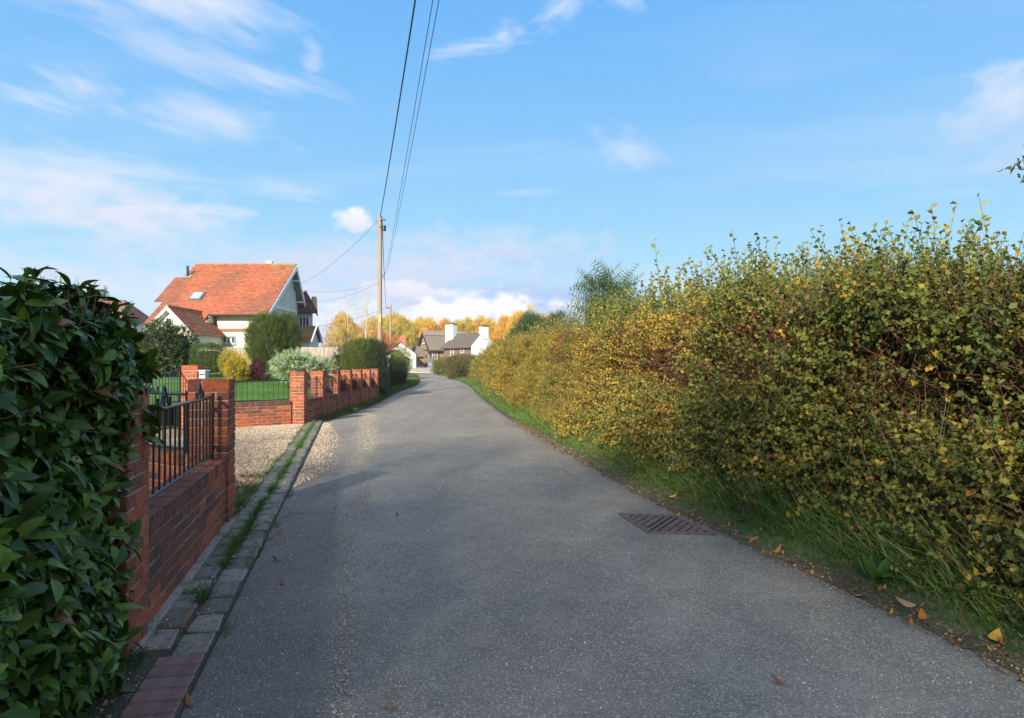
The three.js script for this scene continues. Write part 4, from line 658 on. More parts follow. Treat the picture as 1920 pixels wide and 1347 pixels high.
{ // blue car half hidden by the hedge at the bend
  const t = thing('parked_car', 'blue car half hidden behind the rounded hedge at the bend', 'car', V(-11.25, 0.3, 95.5), 0.1);
  const blue = M([0.1, 0.17, 0.3], { roughness: 0.3, clearcoat: 1 }), b = new MB();
  const pr = [[-0.86, 0.35], [-0.88, 0.75], [-0.84, 0.92], [-0.66, 1.42], [-0.5, 1.48], [0.5, 1.48], [0.66, 1.42], [0.84, 0.92], [0.88, 0.75], [0.86, 0.35]], z0 = 2, z1 = -2, F = (z, k) => pr.map(([x, y]) => v3(x * k, y > 0.95 ? y : y, z)), A = F(z0, 0.97), B = F(z1, 0.97), mid = v3(0, 0.8, 0);
  b.face(A, mid).face(B, mid); for (let i = 0; i < pr.length; i++) b.face([A[i], A[(i + 1) % pr.length], B[(i + 1) % pr.length], B[i]], mid); b.build('body', blue, t, false);
  const rw = new MB(); rw.face([v3(-0.72, 0.98, 2.01), v3(0.72, 0.98, 2.01), v3(0.56, 1.38, 2.01), v3(-0.56, 1.38, 2.01)], mid); rw.build('rear_window', M([0.3, 0.4, 0.45], { roughness: 0.1 }), t, false);
  new MB().box(0, 0.45, 2.02, 1.6, 0.2, 0.1, 0, 0.03).build('bumper', mTimber, t, false); for (const x of [-0.72, 0.72]) { new MB().box(x, 0.82, 2.0, 0.16, 0.24, 0.04, 0, 0.01).build('tail_light', M([0.35, 0.02, 0.015], { roughness: 0.3 }), t, false); for (const z of [1.3, -1.3]) new MB().bar(v3(x - 0.1, 0.32, z), v3(x + 0.1, 0.32, z), 0.32, 0.32, 16).build('wheel', mIron, t, false); }
}

// ---------- poles and wires ----------
function sag(a, b, d, n = 24) { const p = []; for (let i = 0; i <= n; i++) { const t = i / n, q = a.clone().lerp(b, t); q.y -= 4 * d * t * (1 - t); p.push(q); } return p; }
const P1 = [-6.15, 31], P2 = [-14.05, 77];
const mPole = M([0.42, 0.34, 0.26], { map: scaled(woodT, 0.25, 2.5), bumpMap: scaled(grainB, 0.3, 2), bumpScale: 0.006 });
{
  const t = thing('utility_pole', 'tall weathered wooden utility pole behind the clipped round bush', 'utility pole', V(P1[0], 0, P1[1]));
  new MB().bar(V(P1[0], 0, P1[1]), V(P1[0], 8.35, P1[1]), 0.125, 0.085, 12).build('pole', mPole, t);
  new MB().bar(V(P1[0] + 0.2, 7.62, P1[1] - 0.1), V(P1[0] + 0.2, 7.84, P1[1] - 0.1), 0.1, 0.1, 12).bar(V(P1[0], 7.8, P1[1] - 0.08), V(P1[0] + 0.22, 7.8, P1[1] - 0.1), 0.03, 0.03, 6).build('junction_box', mIron, t);
  const l = []; for (let i = 0; i <= 14; i++) { const a = i / 14 * 5.2 + 0.4; l.push(V(P1[0] + 0.2 + Math.cos(a) * 0.1, 8.02 + Math.sin(a) * 0.18, P1[1] - 0.1)); } new MB().tube(l, 0.012).bar(V(P1[0] + 0.02, 8.1, P1[1] - 0.1), V(P1[0] + 0.28, 8.1, P1[1] - 0.1), 0.018, 0.018, 5).build('cable_loop', mCable, t);
  new MB().box(P1[0] + 0.03, 3.55, -P1[1] + 0.115, 0.09, 0.34, 0.012).build('yellow_plate', M([0.65, 0.5, 0.06], { roughness: 0.5 }), t); new MB().bar(V(P1[0] - 0.12, 5.1, P1[1]), V(P1[0] + 0.3, 5.75, P1[1] - 0.05), 0.014, 0.014, 5).build('bracket', mCable, t);
  new MB().tube([V(P1[0] + 0.08, 8.3, P1[1] - 0.06), V(P1[0] + 0.1, 7.4, P1[1] - 0.08), V(P1[0] + 0.11, 4, P1[1] - 0.1), V(P1[0] + 0.12, 0, P1[1] - 0.12)], 0.014).build('down_lead', mCable, t);
  const u = thing('utility_pole', 'smaller distant wooden utility pole beyond the clipped hedge', 'utility pole', V(P2[0], 0.15, P2[1])); new MB().bar(V(P2[0], 0, P2[1]), V(P2[0], 8.3, P2[1]), 0.14, 0.11, 10).build('pole', mPole, u); new MB().bar(V(P2[0] - 0.5, 7.95, P2[1]), V(P2[0] + 0.1, 7.95, P2[1]), 0.05, 0.05, 5).build('bracket', mCable, u);
  const wire = (label, a, b, d, r) => { const o = new MB().tube(sag(a, b, d, 28), r, r, 5).build('overhead_wire', mCable, null); tag(o, label, 'wire'); };
  const top = V(P1[0] + 0.02, 8.3, P1[1] - 0.05), b1 = V(P1[0] + 0.3, 5.78, P1[1] - 0.05);
  wire('thick black cable running overhead from the pole top', top, V(3.3, 8.5, -10), 0.5, 0.017);
  wire('thin overhead wire, left one of the close pair beside the thick cable', b1, V(3.0, 7.0, -10), 0.28, 0.0055); wire('thin overhead wire, right one of the close pair beside the thick cable', b1.clone().add(v3(0.06, 0.02, 0)), V(3.1, 7.0, -10), 0.28, 0.0055);
  wire('dark cable sagging from the tall pole to the distant pole', V(P1[0] + 0.1, 8.1, P1[1]), V(P2[0] - 0.45, 7.95, P2[1]), 1.0, 0.018);
  wire('thin wire from the tall pole top to the house gable', V(P1[0] - 0.1, 8.1, P1[1]), V(-15.65, 7.35, 49.2), 0.35, 0.007); wire('upper of two thin wires from mid pole to the house', V(P1[0] - 0.12, 5.2, P1[1]), V(-15.6, 7.0, 49.6), 0.3, 0.0055); wire('lower of two thin wires from mid pole to the house', V(P1[0] - 0.12, 5.15, P1[1]), V(-15.55, 6.2, 50.2), 0.3, 0.0055);
  wire('thin wire from the distant pole down left behind the trees', V(P2[0] - 0.45, 7.95, P2[1]), V(-22, 5.2, 70), 0.3, 0.012); wire('thin wire from the distant pole down to the cottages', V(P2[0], 8, P2[1]), V(-13, 6, 104), 0.3, 0.008);
  const sp = thing('sign_post', 'short grey post with small white plate in front of the clipped hedge', 'sign post', V(-6.05, 0, 32.6)); new MB().bar(V(-6.05, 0, 32.6), V(-6.05, 1.85, 32.6), 0.035, 0.035, 8).build('post', M([0.3, 0.3, 0.3], { roughness: 0.6 }), sp); new MB().box(-6.05, 1.8, -32.56, 0.22, 0.14, 0.015, 0.5).build('sign_plate', mWhite, sp);
}

// ---------- growing things ----------
const GREEN = [[1, 1, 1], [1.25, 1.1, 1], [0.8, 0.95, 0.9], [1.1, 1, 0.8]], MIXED = [[1, 1, 1], [1, 1.05, 0.9], [1.2, 1.1, 0.9], [2.3, 1.5, 0.8], [2.8, 1.5, 0.7], [0.8, 0.9, 1]];
const mLeaf = leafM(), mLeafDry = leafM({ roughness: 0.75, transmission: 0.35 }), mNeedle = leafM({ transmission: 0.15, roughness: 0.75 });
const mLaurel = leafM({ map: leafT, roughness: 0.36, transmission: 0.2, specularIntensity: 0.35 });
const palHedge = palette([0.135, 0.155, 0.032, 5], [0.18, 0.19, 0.037, 3], [0.085, 0.115, 0.027, 2], [0.27, 0.235, 0.042, 1.8]);
const palGold = palette([0.36, 0.26, 0.04, 4], [0.28, 0.24, 0.045, 3], [0.46, 0.28, 0.04, 1.6], [0.22, 0.2, 0.05, 2], [0.3, 0.16, 0.04, 0.8]);
const palGrass = palette([0.06, 0.135, 0.022, 5], [0.085, 0.17, 0.03, 3], [0.045, 0.1, 0.02, 2], [0.2, 0.19, 0.06, 0.7]);
const stick = (() => { const m = new MB(); m.bar([0, 0, 0], [0.02, 0.5, 0], 1, 0.75, 4, false).bar([0.02, 0.5, 0], [0, 1, 0.02], 0.75, 0.4, 4, false); return m.geo(); })();
const sticks = (name, parent, list, mat = mStickI) => copies(name, stick, mat, parent, list);
const mStickI = M([1, 1, 1], { roughness: 0.9 });
const stickAt = (p, dir, len, r, col) => { const m = pose(p, dir, R() * 6.28, 1); return [m.multiply(new THREE.Matrix4().makeScale(r, len, r)), col]; };

// a shrub, clipped or loose: twigs over a lumpy body
function bush(name, label, cat, { X, D, y0, rx, ry, rz = rx, n, geo, mat = mLeaf, pal, box = 2, lump = 0.15, f = 2.2, s = [0.8, 1.2], up = 0.4, depth = 0.28, tilt = 0.6, core = true, taper = 0, lobes = 0, tall = 1, spread = 1, loose = 0.18, group, seedN = 1 }) {
  seed(seedN);
  const t = thing(name, label, cat, V(X, y0, D), 0, group), list = [];
  const shape = (d) => { const pn = (Math.abs(d.x) ** box + Math.abs(d.y) ** box + Math.abs(d.z) ** box) ** (-1 / box); return pn * (1 + lump * 2 * (fbm(d.x * f + seedN * 3, d.y * f, d.z * f, 3) - 0.5)); };
  // lobes: the masses it is grown from, [x, y, z, width, height] in units of its half sizes
  const mass = lobes ? Array.from({ length: lobes }, (_, i) => { const a = i * 2.4 + R(), e = i ? rr(0.25, 0.62) : 0; return [Math.cos(a) * e, i ? rr(-0.3, 0.35) * spread : 0, Math.sin(a) * e, rr(0.42, 0.62), tall * rr(0.55, 0.78)]; }) : [[0, 0, 0, 1, 1]];
  const at = (d, k, q) => { const r = shape(d) * k, y = clamp((q[1] + d.y * r * q[4]) * 0.5 + 0.5), w = 1 - taper * y; return new THREE.Vector3(X + (q[0] + d.x * r * q[3]) * rx * w, y0 + ry + (q[1] + d.y * r * q[4]) * ry, -D + (q[2] + d.z * r * q[3]) * rz * w); };
  for (let i = 0; i < n; i++) {
    const d = rdir(), q = pick(mass); if (d.z < -0.2 && R() < 0.5) d.z = -d.z;
    const wild = R() < 0.06 ? rr(1.02, 1.02 + loose) : 1, p = at(d, wild * (1 - depth * R() * R()), q); if (p.y < y0 + 0.02) continue;
    const dir = d.clone().add(UP.clone().multiplyScalar(up)).addScaledVector(rdir(), tilt).normalize();
    const c = pal(), tone = 0.65 + 0.7 * fbm(p.x * 2.6, p.y * 2.6, p.z * 2.6, 2);
    list.push([pose(p, dir, R() * 6.28, rr(...s)), [c[0] * tone, c[1] * tone, c[2] * tone]]);
  }
  if (core) { const gs = mass.map((q) => { const g = new THREE.IcosahedronGeometry(1, lobes ? 2 : 3), a = g.attributes.position, d = new THREE.Vector3(); for (let i = 0; i < a.count; i++) { d.fromBufferAttribute(a, i).normalize(); const p = at(d, 0.72, q); a.setXYZ(i, p.x - X, Math.max(p.y - y0, 0), p.z + D); } g.computeVertexNormals(); return g; }); mesh('dark_core', mergeGeometries(gs), mDark, t); }  // solid dark core added inside the leaves to stop the view through
  new MB().bar(V(X, y0 - 0.2, D), V(X, y0 + ry * 0.6, D), rx * 0.06 + 0.02, rx * 0.03, 6).build('stem', mBark, t);
  copies('foliage', geo, mat, t, list);
  return t;
}
// a tree: trunk, limbs and a crown of several masses
function tree(name, label, { X, D, y0 = 0, h, r, n, geo, mat = mLeaf, pal, trunk = 0.15, masses = 7, low = 0.3, s = [0.8, 1.2], pt = 0.7, group, seedN = 1, limbCol, up = 0.3, wide = 1 }) {
  seed(seedN);
  const t = thing(name, label, 'tree', V(X, y0, D), 0, group), list = [], tr = new MB(), C = [];
  tr.bar(V(X, y0 - 0.1, D), V(X + rr(-0.1, 0.1) * r, y0 + h * 0.55, D), trunk, trunk * 0.6, 8); tr.bar(V(X, y0 + h * 0.5, D), V(X + rr(-0.1, 0.1) * r, y0 + h * 0.95, D), trunk * 0.6, trunk * 0.15, 6);
  tr.build('trunk', limbCol || mBark, t);
  const lb = new MB();
  for (let i = 0; i < masses; i++) { const k = i / Math.max(1, masses - 1), a = i * 2.4 + rr(0, 1), e = Math.sin(Math.PI * (0.2 + 0.72 * k)) * r * 0.62, c = new THREE.Vector3(X + Math.cos(a) * e, y0 + h * lerp(low + 0.08, 0.86, k), -D + Math.sin(a) * e); C.push([c, r * rr(0.42, 0.62) * (1.1 - 0.45 * k)]); lb.bar(V(X, c.y - h * 0.16, D), c, trunk * 0.35, trunk * 0.08, 5); }
  lb.build('limbs', limbCol || mBark, t);
  for (let i = 0; i < n; i++) { const [c, q] = pick(C), d = rdir(), p = c.clone().addScaledVector(d, q * R() ** (pt * 0.6) * (0.75 + 0.5 * fbm(d.x * 2 + c.x, d.y * 2, d.z * 2, 2))); p.y = c.y + (p.y - c.y) * wide; list.push([pose(p, d.add(UP.clone().multiplyScalar(up)).addScaledVector(rdir(), 0.7).normalize(), R() * 6.28, rr(...s)), pal()]); }
  copies('crown', geo, mat, t, list);
  return t;
}

// ---------- the laurel hedge close on the left ----------
{
  seed(201);
  const t = thing('laurel_hedge', 'clipped glossy dark green laurel hedge close on the left', 'hedge', V(-2.2, 0, 2.2));
  const geos = [[0.095, 0.044, 0.15], [0.078, 0.039, 0.35], [0.115, 0.05, 0.25], [0.058, 0.029, 0.45]].map(([l, w, c]) => leafGeo(l, w, 6, 0.16, c, 0.92, 0.72));
  const pals = [[0.075, 0.15, 0.024], [0.105, 0.195, 0.03], [0.16, 0.265, 0.04], [0.048, 0.1, 0.019], [0.22, 0.31, 0.055], [0.3, 0.13, 0.048]], wts = [4, 3, 1.8, 2.6, 0.6, 0.22];
  const mats = pals.map((c) => { const m = mLaurel.clone(); m.color.setRGB(...c); return m; }), tot = wts.reduce((a, b) => a + b);
  const leaves = [], stems = [], top = (D) => 1.41 + 0.23 * sstep(1.7, 3.1, D) + 0.05 * Math.sin(D * 3) + 0.05 * (fbm(D * 3, 3) - 0.5);
  const face = (D, h) => -1.0 - 0.25 * D + 0.05 * sstep(2.5, 2.9, D) * sstep(1.0, 0.8, h) - 0.07 * sstep(1.35, 1.65, h) + (fbm(D * 2.4, h * 2.4, 1, 3) - 0.5) * 0.16;
  const shoot = (p, out, k) => {
    const dir = out.clone().addScaledVector(UP, rr(-0.1, 0.9)).addScaledVector(rdir(), 0.7).normalize(), len = rr(0.07, 0.16), n = 5 + Math.floor(R() * 5), side = new THREE.Vector3().crossVectors(dir, rdir()).normalize();
    stems.push(stickAt(p.clone().addScaledVector(dir, -0.1), dir, len + 0.12, 0.0035, R() < 0.6 ? [0.05, 0.075, 0.02] : [0.12, 0.06, 0.035]));
    for (let i = 0; i < n; i++) {
      const a = i * 2.4, ld = side.clone().applyAxisAngle(dir, a).multiplyScalar(rr(0.7, 1.1)).addScaledVector(dir, rr(0.3, 0.9)).addScaledVector(rdir(), 0.45); ld.y -= 0.08; ld.normalize();
      let q = R() * tot, c = 0; while ((q -= wts[c]) > 0) c++; if (k < 0.5 && c === 4) c = 2;
      // leaves turn their upper side to the light: up and out of the hedge
      const face2 = out.clone().add(UP.clone().multiplyScalar(0.9)).addScaledVector(rdir(), 0.5), zz = face2.addScaledVector(ld, -face2.dot(ld)).normalize(), xx = new THREE.Vector3().crossVectors(ld, zz), b = new THREE.Matrix4().makeBasis(xx, ld, zz), s = rr(0.75, 1.15);
      b.scale(new THREE.Vector3(s, s, s)).setPosition(p.clone().addScaledVector(dir, len * (i + 1) / n));
      leaves.push({ m: b, g: Math.floor(R() * 4), c, d: p.distanceTo(EYE), k: rr(0.8, 1.25), p });
    }
  };
  const out = new THREE.Vector3(0.97, 0, -0.24).normalize();
  for (let i = 0; i < 1750; i++) { const D = rr(0.9, 3.3), h = rr(0.03, 1.55); if (h < 0.95 && D > 3.04) continue; const dp = -Math.log(1 - R() * 0.98) * 0.07; shoot(V(face(D, h) - dp - 0.1, Math.min(h, top(D)), D), out, 1 - dp * 3); }
  for (let i = 0; i < 420; i++) { const D = rr(0.9, 3.3), k = R(); shoot(V(face(D, 1.6) - 0.05 - k * 0.9, top(D) - 0.1 * R(), D), UP.clone().addScaledVector(out, 0.25).normalize(), 1); }
  for (let i = 0; i < 330; i++) { const k = R() * 0.8, h = rr(0.98, 1.5); shoot(V(face(3.3, Math.max(h, 0.95)) - k - 0.02, h, 3.24 + 0.08 * R()), new THREE.Vector3(-0.1, 0, -1), 1); }
  for (let i = 0; i < 380; i++) { const D = rr(0.9, 3.2), h = rr(0.1, 1.5); stems.push(stickAt(V(face(D, h) - rr(0.05, 0.4), h, D), out.clone().multiplyScalar(rr(-0.2, 1)).addScaledVector(rdir(), 0.9).normalize(), rr(0.1, 0.26), rr(0.002, 0.005), [0.13, 0.065, 0.038])); }
  for (let i = 0; i < 260; i++) { const D = rr(0.9, 3.3); stems.push(stickAt(V(face(D, 1.6) - R() * 0.7, top(D) - 0.06, D), UP.clone().addScaledVector(rdir(), 0.5).normalize(), rr(0.06, 0.13), 0.0035, [0.2, 0.12, 0.08])); }
  leaves.forEach((l) => { const x = l.p.x / -l.p.z; l.v = -l.p.z > 0.4 && x > -0.82 ? l.d : l.d + 50; });
  leaves.sort((a, b) => a.v - b.v);
  const at = base.get(t);
  leaves.slice(0, 300).forEach((l) => { const o = mesh('leaf', geos[l.g], mats[l.c], t); l.m.decompose(o.position, o.quaternion, o.scale); o.position.sub(at); });
  for (let g = 0; g < 4; g++) copies('foliage', geos[g], mLaurel, t, leaves.slice(300).filter((l) => l.g === g).map((l) => [l.m, pals[l.c].map((x) => x * l.k)]));
  sticks('twigs', t, stems);
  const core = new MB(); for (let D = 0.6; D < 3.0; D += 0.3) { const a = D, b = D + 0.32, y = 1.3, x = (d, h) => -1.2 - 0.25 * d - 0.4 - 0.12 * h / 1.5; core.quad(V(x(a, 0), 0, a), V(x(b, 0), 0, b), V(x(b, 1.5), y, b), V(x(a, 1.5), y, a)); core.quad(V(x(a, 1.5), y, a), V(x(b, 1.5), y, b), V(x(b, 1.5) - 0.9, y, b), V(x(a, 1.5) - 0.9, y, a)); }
  core.face([V(-2.1, 0, 3.02), V(-3.1, 0, 3.02), V(-3.1, 1.4, 3.02), V(-2.2, 1.4, 3.02)], V(-2.6, 0.7, 2)); core.build('dark_core', M([0.02, 0.016, 0.01]), t);  // near-black sheets added behind the leaves to close off the hedge
}

// ---------- the field hedge along the right ----------
const hOff = path([[1, 0.95], [5, 0.95], [9, 0.85], [16, 0.75], [25, 0.65], [40, 0.8], [60, 1.2]]), hTop = path([[1, 1.75], [4, 1.8], [6, 1.98], [8, 2.16], [10, 2.08], [12.5, 1.95], [15, 1.95], [20, 2.15], [30, 2.1], [42, 2.15], [50, 1.85], [58, 1.6]]);
const hFace = (D, h) => roadR(D) + hOff(D) + 0.3 * sstep(1.3, 2.7, h) - 0.38 * sstep(1.3, 0.1, h) * sstep(26, 12, D) * 1.15 + (fbm(D * 0.75, h * 0.9, 3, 3) - 0.5) * 1.0;
{
  seed(211);
  const t = thing('field_hedge', 'tall loose hedge turning yellow along the right side of the lane', 'hedge', V(2.5, 0, 12));
  const near = [0, 1, 2].map((i) => twigGeo(10, 0.3, 0.044, 0.036, { rows: 2, factors: MIXED, stem: [0.8, 0.3, 0.6], shape: 0.62, fold: 0.2, curl: 0.2, bend: 0.3 }));
  const mid = twigGeo(8, 0.26, 0.075, 0.06, { rows: 1, factors: [[1, 1, 1], [1.2, 1.1, 1], [0.8, 0.95, 0.9], [1.5, 1.2, 0.9]], stem: [0.6, 0.3, 0.5], shape: 0.62 });
  const shootG = [0, 1, 2].map(() => twigGeo(13, 0.78, 0.052, 0.043, { rows: 2, factors: [[1, 1, 1], [1.3, 1.15, 1], [0.85, 1, 1.1], [2, 1.4, 0.8]], stem: [0.9, 0.4, 0.8], shape: 0.62, spread: 0.8, bend: rr(0.1, 0.4), r: 0.005 }));
  const L = [[], [], []], Mi = [], Sh = [[], [], []], St = [];
  const H = (D) => hTop(D) + (fbm(D * 0.9, 5, 0, 3) - 0.5) * 0.55;
  const gold = (D, h) => clamp(0.29 + 0.5 * sstep(7, 12, D) + 1.5 * (fbm(D * 0.8 + 4, h * 1.1, 8, 3) - 0.5) + 0.12 * sstep(26, 12, D) * sstep(8, 13, D) - 0.25 * sstep(40, 52, D));
  const put = (D, big) => {
    const hh = H(D), top = R() < 0.34, dp = -Math.log(1 - R() * 0.97) * (top ? 0.2 : 0.22); let X, y;
    if (top) { X = hFace(D, hh) + R() ** 0.8 * lerp(1.7, 1.2, sstep(9, 13, D)); y = hh - 0.1 - dp * 0.9 + (fbm(X * 1.1, D * 1.1, 6, 3) - 0.5) * 0.5 - 0.5 * sstep(0.5, 1.9, X - hFace(D, hh)); }
    else { y = rr(0.12, hh); X = hFace(D, y) + dp; const gap = fbm(D * 1.9, y * 2.1, 9, 3); if (gap < 0.48 && y > 0.5 + 0.7 * R()) { X += rr(0.3, 0.85) * sstep(0.5, 0.38, gap); if (R() < 0.3) X += 0.3; } }
    if (!top && (fbm(D * 3.1, y * 3.1, 4, 2) < 0.4 || (D < 12 && R() < 0.34 * sstep(0.3, 0.05, Math.abs(y - 1.75 - 0.25 * (fbm(D, 2) - 0.5)) - 0.12)))) { X += rr(0.25, 0.7); }
    const out = new THREE.Vector3(top ? -0.15 : -0.85, top ? 0.9 : 0.35, 0.3).addScaledVector(rdir(), 0.75).normalize();
    const c = R() < gold(D, y) ? palGold() : palHedge(1 + 0.25 * sstep(9, 14, D)); const m = pose(V(X, y, D), out, R() * 6.28, rr(0.8, 1.25) * big);
    return [m, c];
  };
  for (let i = 0; i < 21000; i++) L[i % 3].push(put(3.0 + 10.2 * R() ** 1.15, 1));
  for (let i = 0; i < 11500; i++) Mi.push(put(11.5 + 13 * R(), rr(0.9, 1.1)));
  for (let i = 0; i < 9500; i++) Mi.push(put(23 + 36 * R() ** 1.1, rr(1.4, 1.9)));
  for (let i = 0; i < 1500; i++) { const D = 4.0 + 10 * R() ** 1.1, k = R() * 1.5, X = hFace(D, 2.4) + k, y = H(D) - 0.12 - 0.1 * k + rr(-0.15, 0.08); Sh[i % 3].push([pose(V(X, y, D), UP.clone().addScaledVector(rdir(), 0.42).normalize(), R() * 6.28, rr(0.7, 1.25) * (R() < 0.08 ? 1.3 : 1) * clamp(0.42 + D / 16, 0.62, 1)), R() < 0.12 ? palGold() : palHedge(1.15)]); }
  for (let i = 0; i < 420; i++) { const D = 13 + 30 * R(); Sh[i % 3].push([pose(V(hFace(D, 2.4) + R() * 1.2, H(D) - 0.25, D), UP.clone().addScaledVector(rdir(), 0.5).normalize(), R() * 6.28, rr(0.7, 1.2)), R() < 0.5 ? palGold() : palHedge(1.2)]); }
  for (let i = 0; i < 6500; i++) { const D = 3 + 13 * R() ** 1.2, y = rr(0.1, H(D)), dp = rr(0.0, 0.6); St.push(stickAt(V(hFace(D, y) + dp, y, D), new THREE.Vector3(-0.25, 0.8, 0.1).addScaledVector(rdir(), 0.8).normalize(), rr(0.15, 0.5), rr(0.002, 0.005), [rr(0.1, 0.22), rr(0.04, 0.075), rr(0.028, 0.045)])); }
  for (let i = 0; i < 1500; i++) { const D = 3.2 + 9 * R(), y = rr(1.2, 2.3), dp = rr(0.05, 0.7); if (y > H(D) - 0.15) continue; St.push(stickAt(V(hFace(D, y) + dp, y, D), new THREE.Vector3(-0.4, 0.5, 0.5).addScaledVector(rdir(), 0.8).normalize(), rr(0.2, 0.6), rr(0.0025, 0.005), [rr(0.14, 0.26), rr(0.045, 0.075), 0.035])); }
  for (let i = 0; i < 80; i++) { const D = 3.6 + 9 * R(), y = rr(0.1, 0.5), X = hFace(D, 0.8) - rr(0.02, 0.3); St.push(stickAt(V(X, y, D), UP.clone().addScaledVector(rdir(), 0.4).normalize(), rr(0.4, 1.1), rr(0.0015, 0.003), [rr(0.2, 0.36), rr(0.16, 0.26), 0.12])); }
  const g = leafGeo(0.05, 0.04, 3, 0.18, 0.25, 0.62), cs = [[0.09, 0.14, 0.03], [0.13, 0.17, 0.035], [0.3, 0.25, 0.04], [0.42, 0.29, 0.035], [0.4, 0.17, 0.035], [0.065, 0.1, 0.03]].map((c) => { const m = leafM(); m.color.setRGB(...c); return m; }), at = base.get(t);
  for (let i = 0; i < 300; i++) { const D = 3.5 + 3.2 * R() ** 1.4, y = rr(0.25, H(D) - 0.15), o = mesh('leaf', g, R() < 0.55 ? cs[i % 2 ? 0 : 5] : pick(cs), t), m = pose(V(hFace(D, y) - rr(0, 0.1), y, D), new THREE.Vector3(-0.6, -0.2, 0.3).addScaledVector(rdir(), 0.9).normalize(), R() * 6.28, rr(0.85, 1.25)); m.decompose(o.position, o.quaternion, o.scale); o.position.sub(at); }
  L.forEach((l, i) => copies('foliage', near[i], mLeaf, t, l)); copies('foliage', mid, mLeafDry, t, Mi); Sh.forEach((l, i) => copies('top_shoots', shootG[i], mLeaf, t, l)); sticks('twigs', t, St);
  const core = new MB(); for (let D = 2.6; D < 58; D += 0.6) { const b = D + 0.62, y = (d) => H(d) - 0.5, x = (d) => hFace(d, 1.2) + 1.1; core.quad(V(x(D), 0, D), V(x(b), 0, b), V(x(b) + 0.2, y(b), b), V(x(D) + 0.2, y(D), D)).quad(V(x(D) + 0.2, y(D), D), V(x(b) + 0.2, y(b), b), V(x(b) + 1.2, y(b), b), V(x(D) + 1.2, y(D), D)); } core.build('dark_core', M([0.05, 0.024, 0.016]), t);  // dark brown sheet added inside to block light through the hedge
}
{ // spray of twigs hanging into the frame at the upper right
  seed(215);
  const t = thing('tree', 'overhanging leafy branch tip at the right edge above the hedge', 'tree', V(4.9, 0, 5.2)), tr = new MB(); tr.tube([V(4.95, 0, 5.2), V(4.8, 1.4, 5.3), V(4.75, 2.4, 5.4), V(4.4, 3.25, 5.5)], 0.045, 0.006, 6); tr.build('stem', mTwig, t);
  const g = twigGeo(9, 0.3, 0.075, 0.06, { rows: 2, factors: MIXED, stem: [0.9, 0.4, 0.8], shape: 0.62 }), l = []; for (const [x, y] of [[4.4, 3.15], [4.34, 3.0], [4.38, 2.9], [4.5, 3.1], [4.55, 2.8]]) l.push([pose(V(x, y, 5.5), new THREE.Vector3(-0.8, 0.2, 0).addScaledVector(rdir(), 0.4).normalize(), R() * 6, 0.75), palHedge(0.9)]); copies('foliage', g, mLeaf, t, l);
}
const smallTwig = (() => { seed(220); return twigGeo(10, 0.17, 0.075, 0.045, { rows: 1, factors: GREEN, stem: [0.5, 0.4, 0.4] }); })();
const farTwig = (() => { seed(221); return twigGeo(8, 0.34, 0.16, 0.11, { rows: 1, factors: [[1, 1, 1], [1.25, 1.1, 0.9], [0.75, 0.85, 0.9]], stem: null, spread: 1 }); })();
const needleTwig = (() => { seed(222); return twigGeo(16, 0.24, 0.1, 0.024, { rows: 1, factors: GREEN, stem: [0.7, 0.7, 0.6], spread: 0.45 }); })();
// round clipped bush of the hedge at the bend, and the dull growth beside it
bush('shrub', 'rounded yellow green hedge bush at the inside of the bend', 'bush', { X: -6.55, D: 78, y0: 0.15, rx: 2.5, ry: 0.92, rz: 1.8, n: 3600, geo: farTwig, pal: palette([0.1, 0.13, 0.025, 3], [0.2, 0.19, 0.03, 3], [0.3, 0.24, 0.04, 1]), s: [0.8, 1.3], box: 2.8, lump: 0.28, f: 3, loose: 0.25, seedN: 301 });
bush('shrub', 'dull brown green hedge growth between the rounded bush and the tall hedge', 'bush', { X: -4.5, D: 66, y0: 0.05, rx: 1.8, ry: 1.0, rz: 4, n: 4080, geo: farTwig, pal: palette([0.12, 0.12, 0.035, 3], [0.17, 0.13, 0.05, 2], [0.2, 0.18, 0.04, 2]), s: [0.9, 1.4], box: 2.8, seedN: 302 });

// ---------- sapling and taller growth above the right hedge ----------
{
  seed(231);
  const fr = (() => { const parts = []; for (let i = 0; i < 6; i++) for (const s of [-1, 1]) { const tt = 0.2 + i * 0.14; const g = paintGeo(leafGeo(0.15, 0.075, 1, 0.15, 0.4).toNonIndexed(), [1, rr(0.9, 1.1), 1]); g.applyMatrix4(pose(new THREE.Vector3(0, tt * 0.5, -0.12 * tt * tt), new THREE.Vector3(s * 0.85, 0.25, -0.35).normalize(), s > 0 ? 0 : 3.14, 1)); parts.push(g); } const m = new MB(); m.col = [0.7, 0.6, 0.6]; m.bar([0, 0, 0], [0, 0.5, -0.12], 0.004, 0.002, 3, false); parts.push(m.geo()); return mergeGeometries(parts); })();
  const t = thing('sapling', 'green sapling with feathery drooping leaves rising above the right hedge', 'tree', V(2.6, 0, 17.2)), m = new MB(), l = [];
  for (let k = 0; k < 7; k++) { const X = 1.85 + k * 0.2 + rr(-0.08, 0.08), D = 17 + rr(-0.5, 0.5), h = [3.3, 3.6, 3.5, 3.65, 3.5, 3.55, 3.2][k]; m.tube([V(2.6, 0, 17.2), V(lerp(2.6, X, 0.5), h * 0.5, D), V(X, h, D)], 0.03, 0.006, 5); for (let y = 1.9; y < h + 0.02; y += 0.028) { const a = R() * 6.28, d = new THREE.Vector3(Math.cos(a), rr(0.1, 0.7), Math.sin(a)).normalize(); l.push([pose(V(lerp(2.6, X, clamp(y / h)), y, D), d, R() * 6.28, rr(0.9, 1.4)), palette([0.06, 0.11, 0.03, 3], [0.09, 0.145, 0.035, 2])()]); } }
  m.build('stems', mTwig, t); copies('foliage', fr, mLeaf, t, l);
}
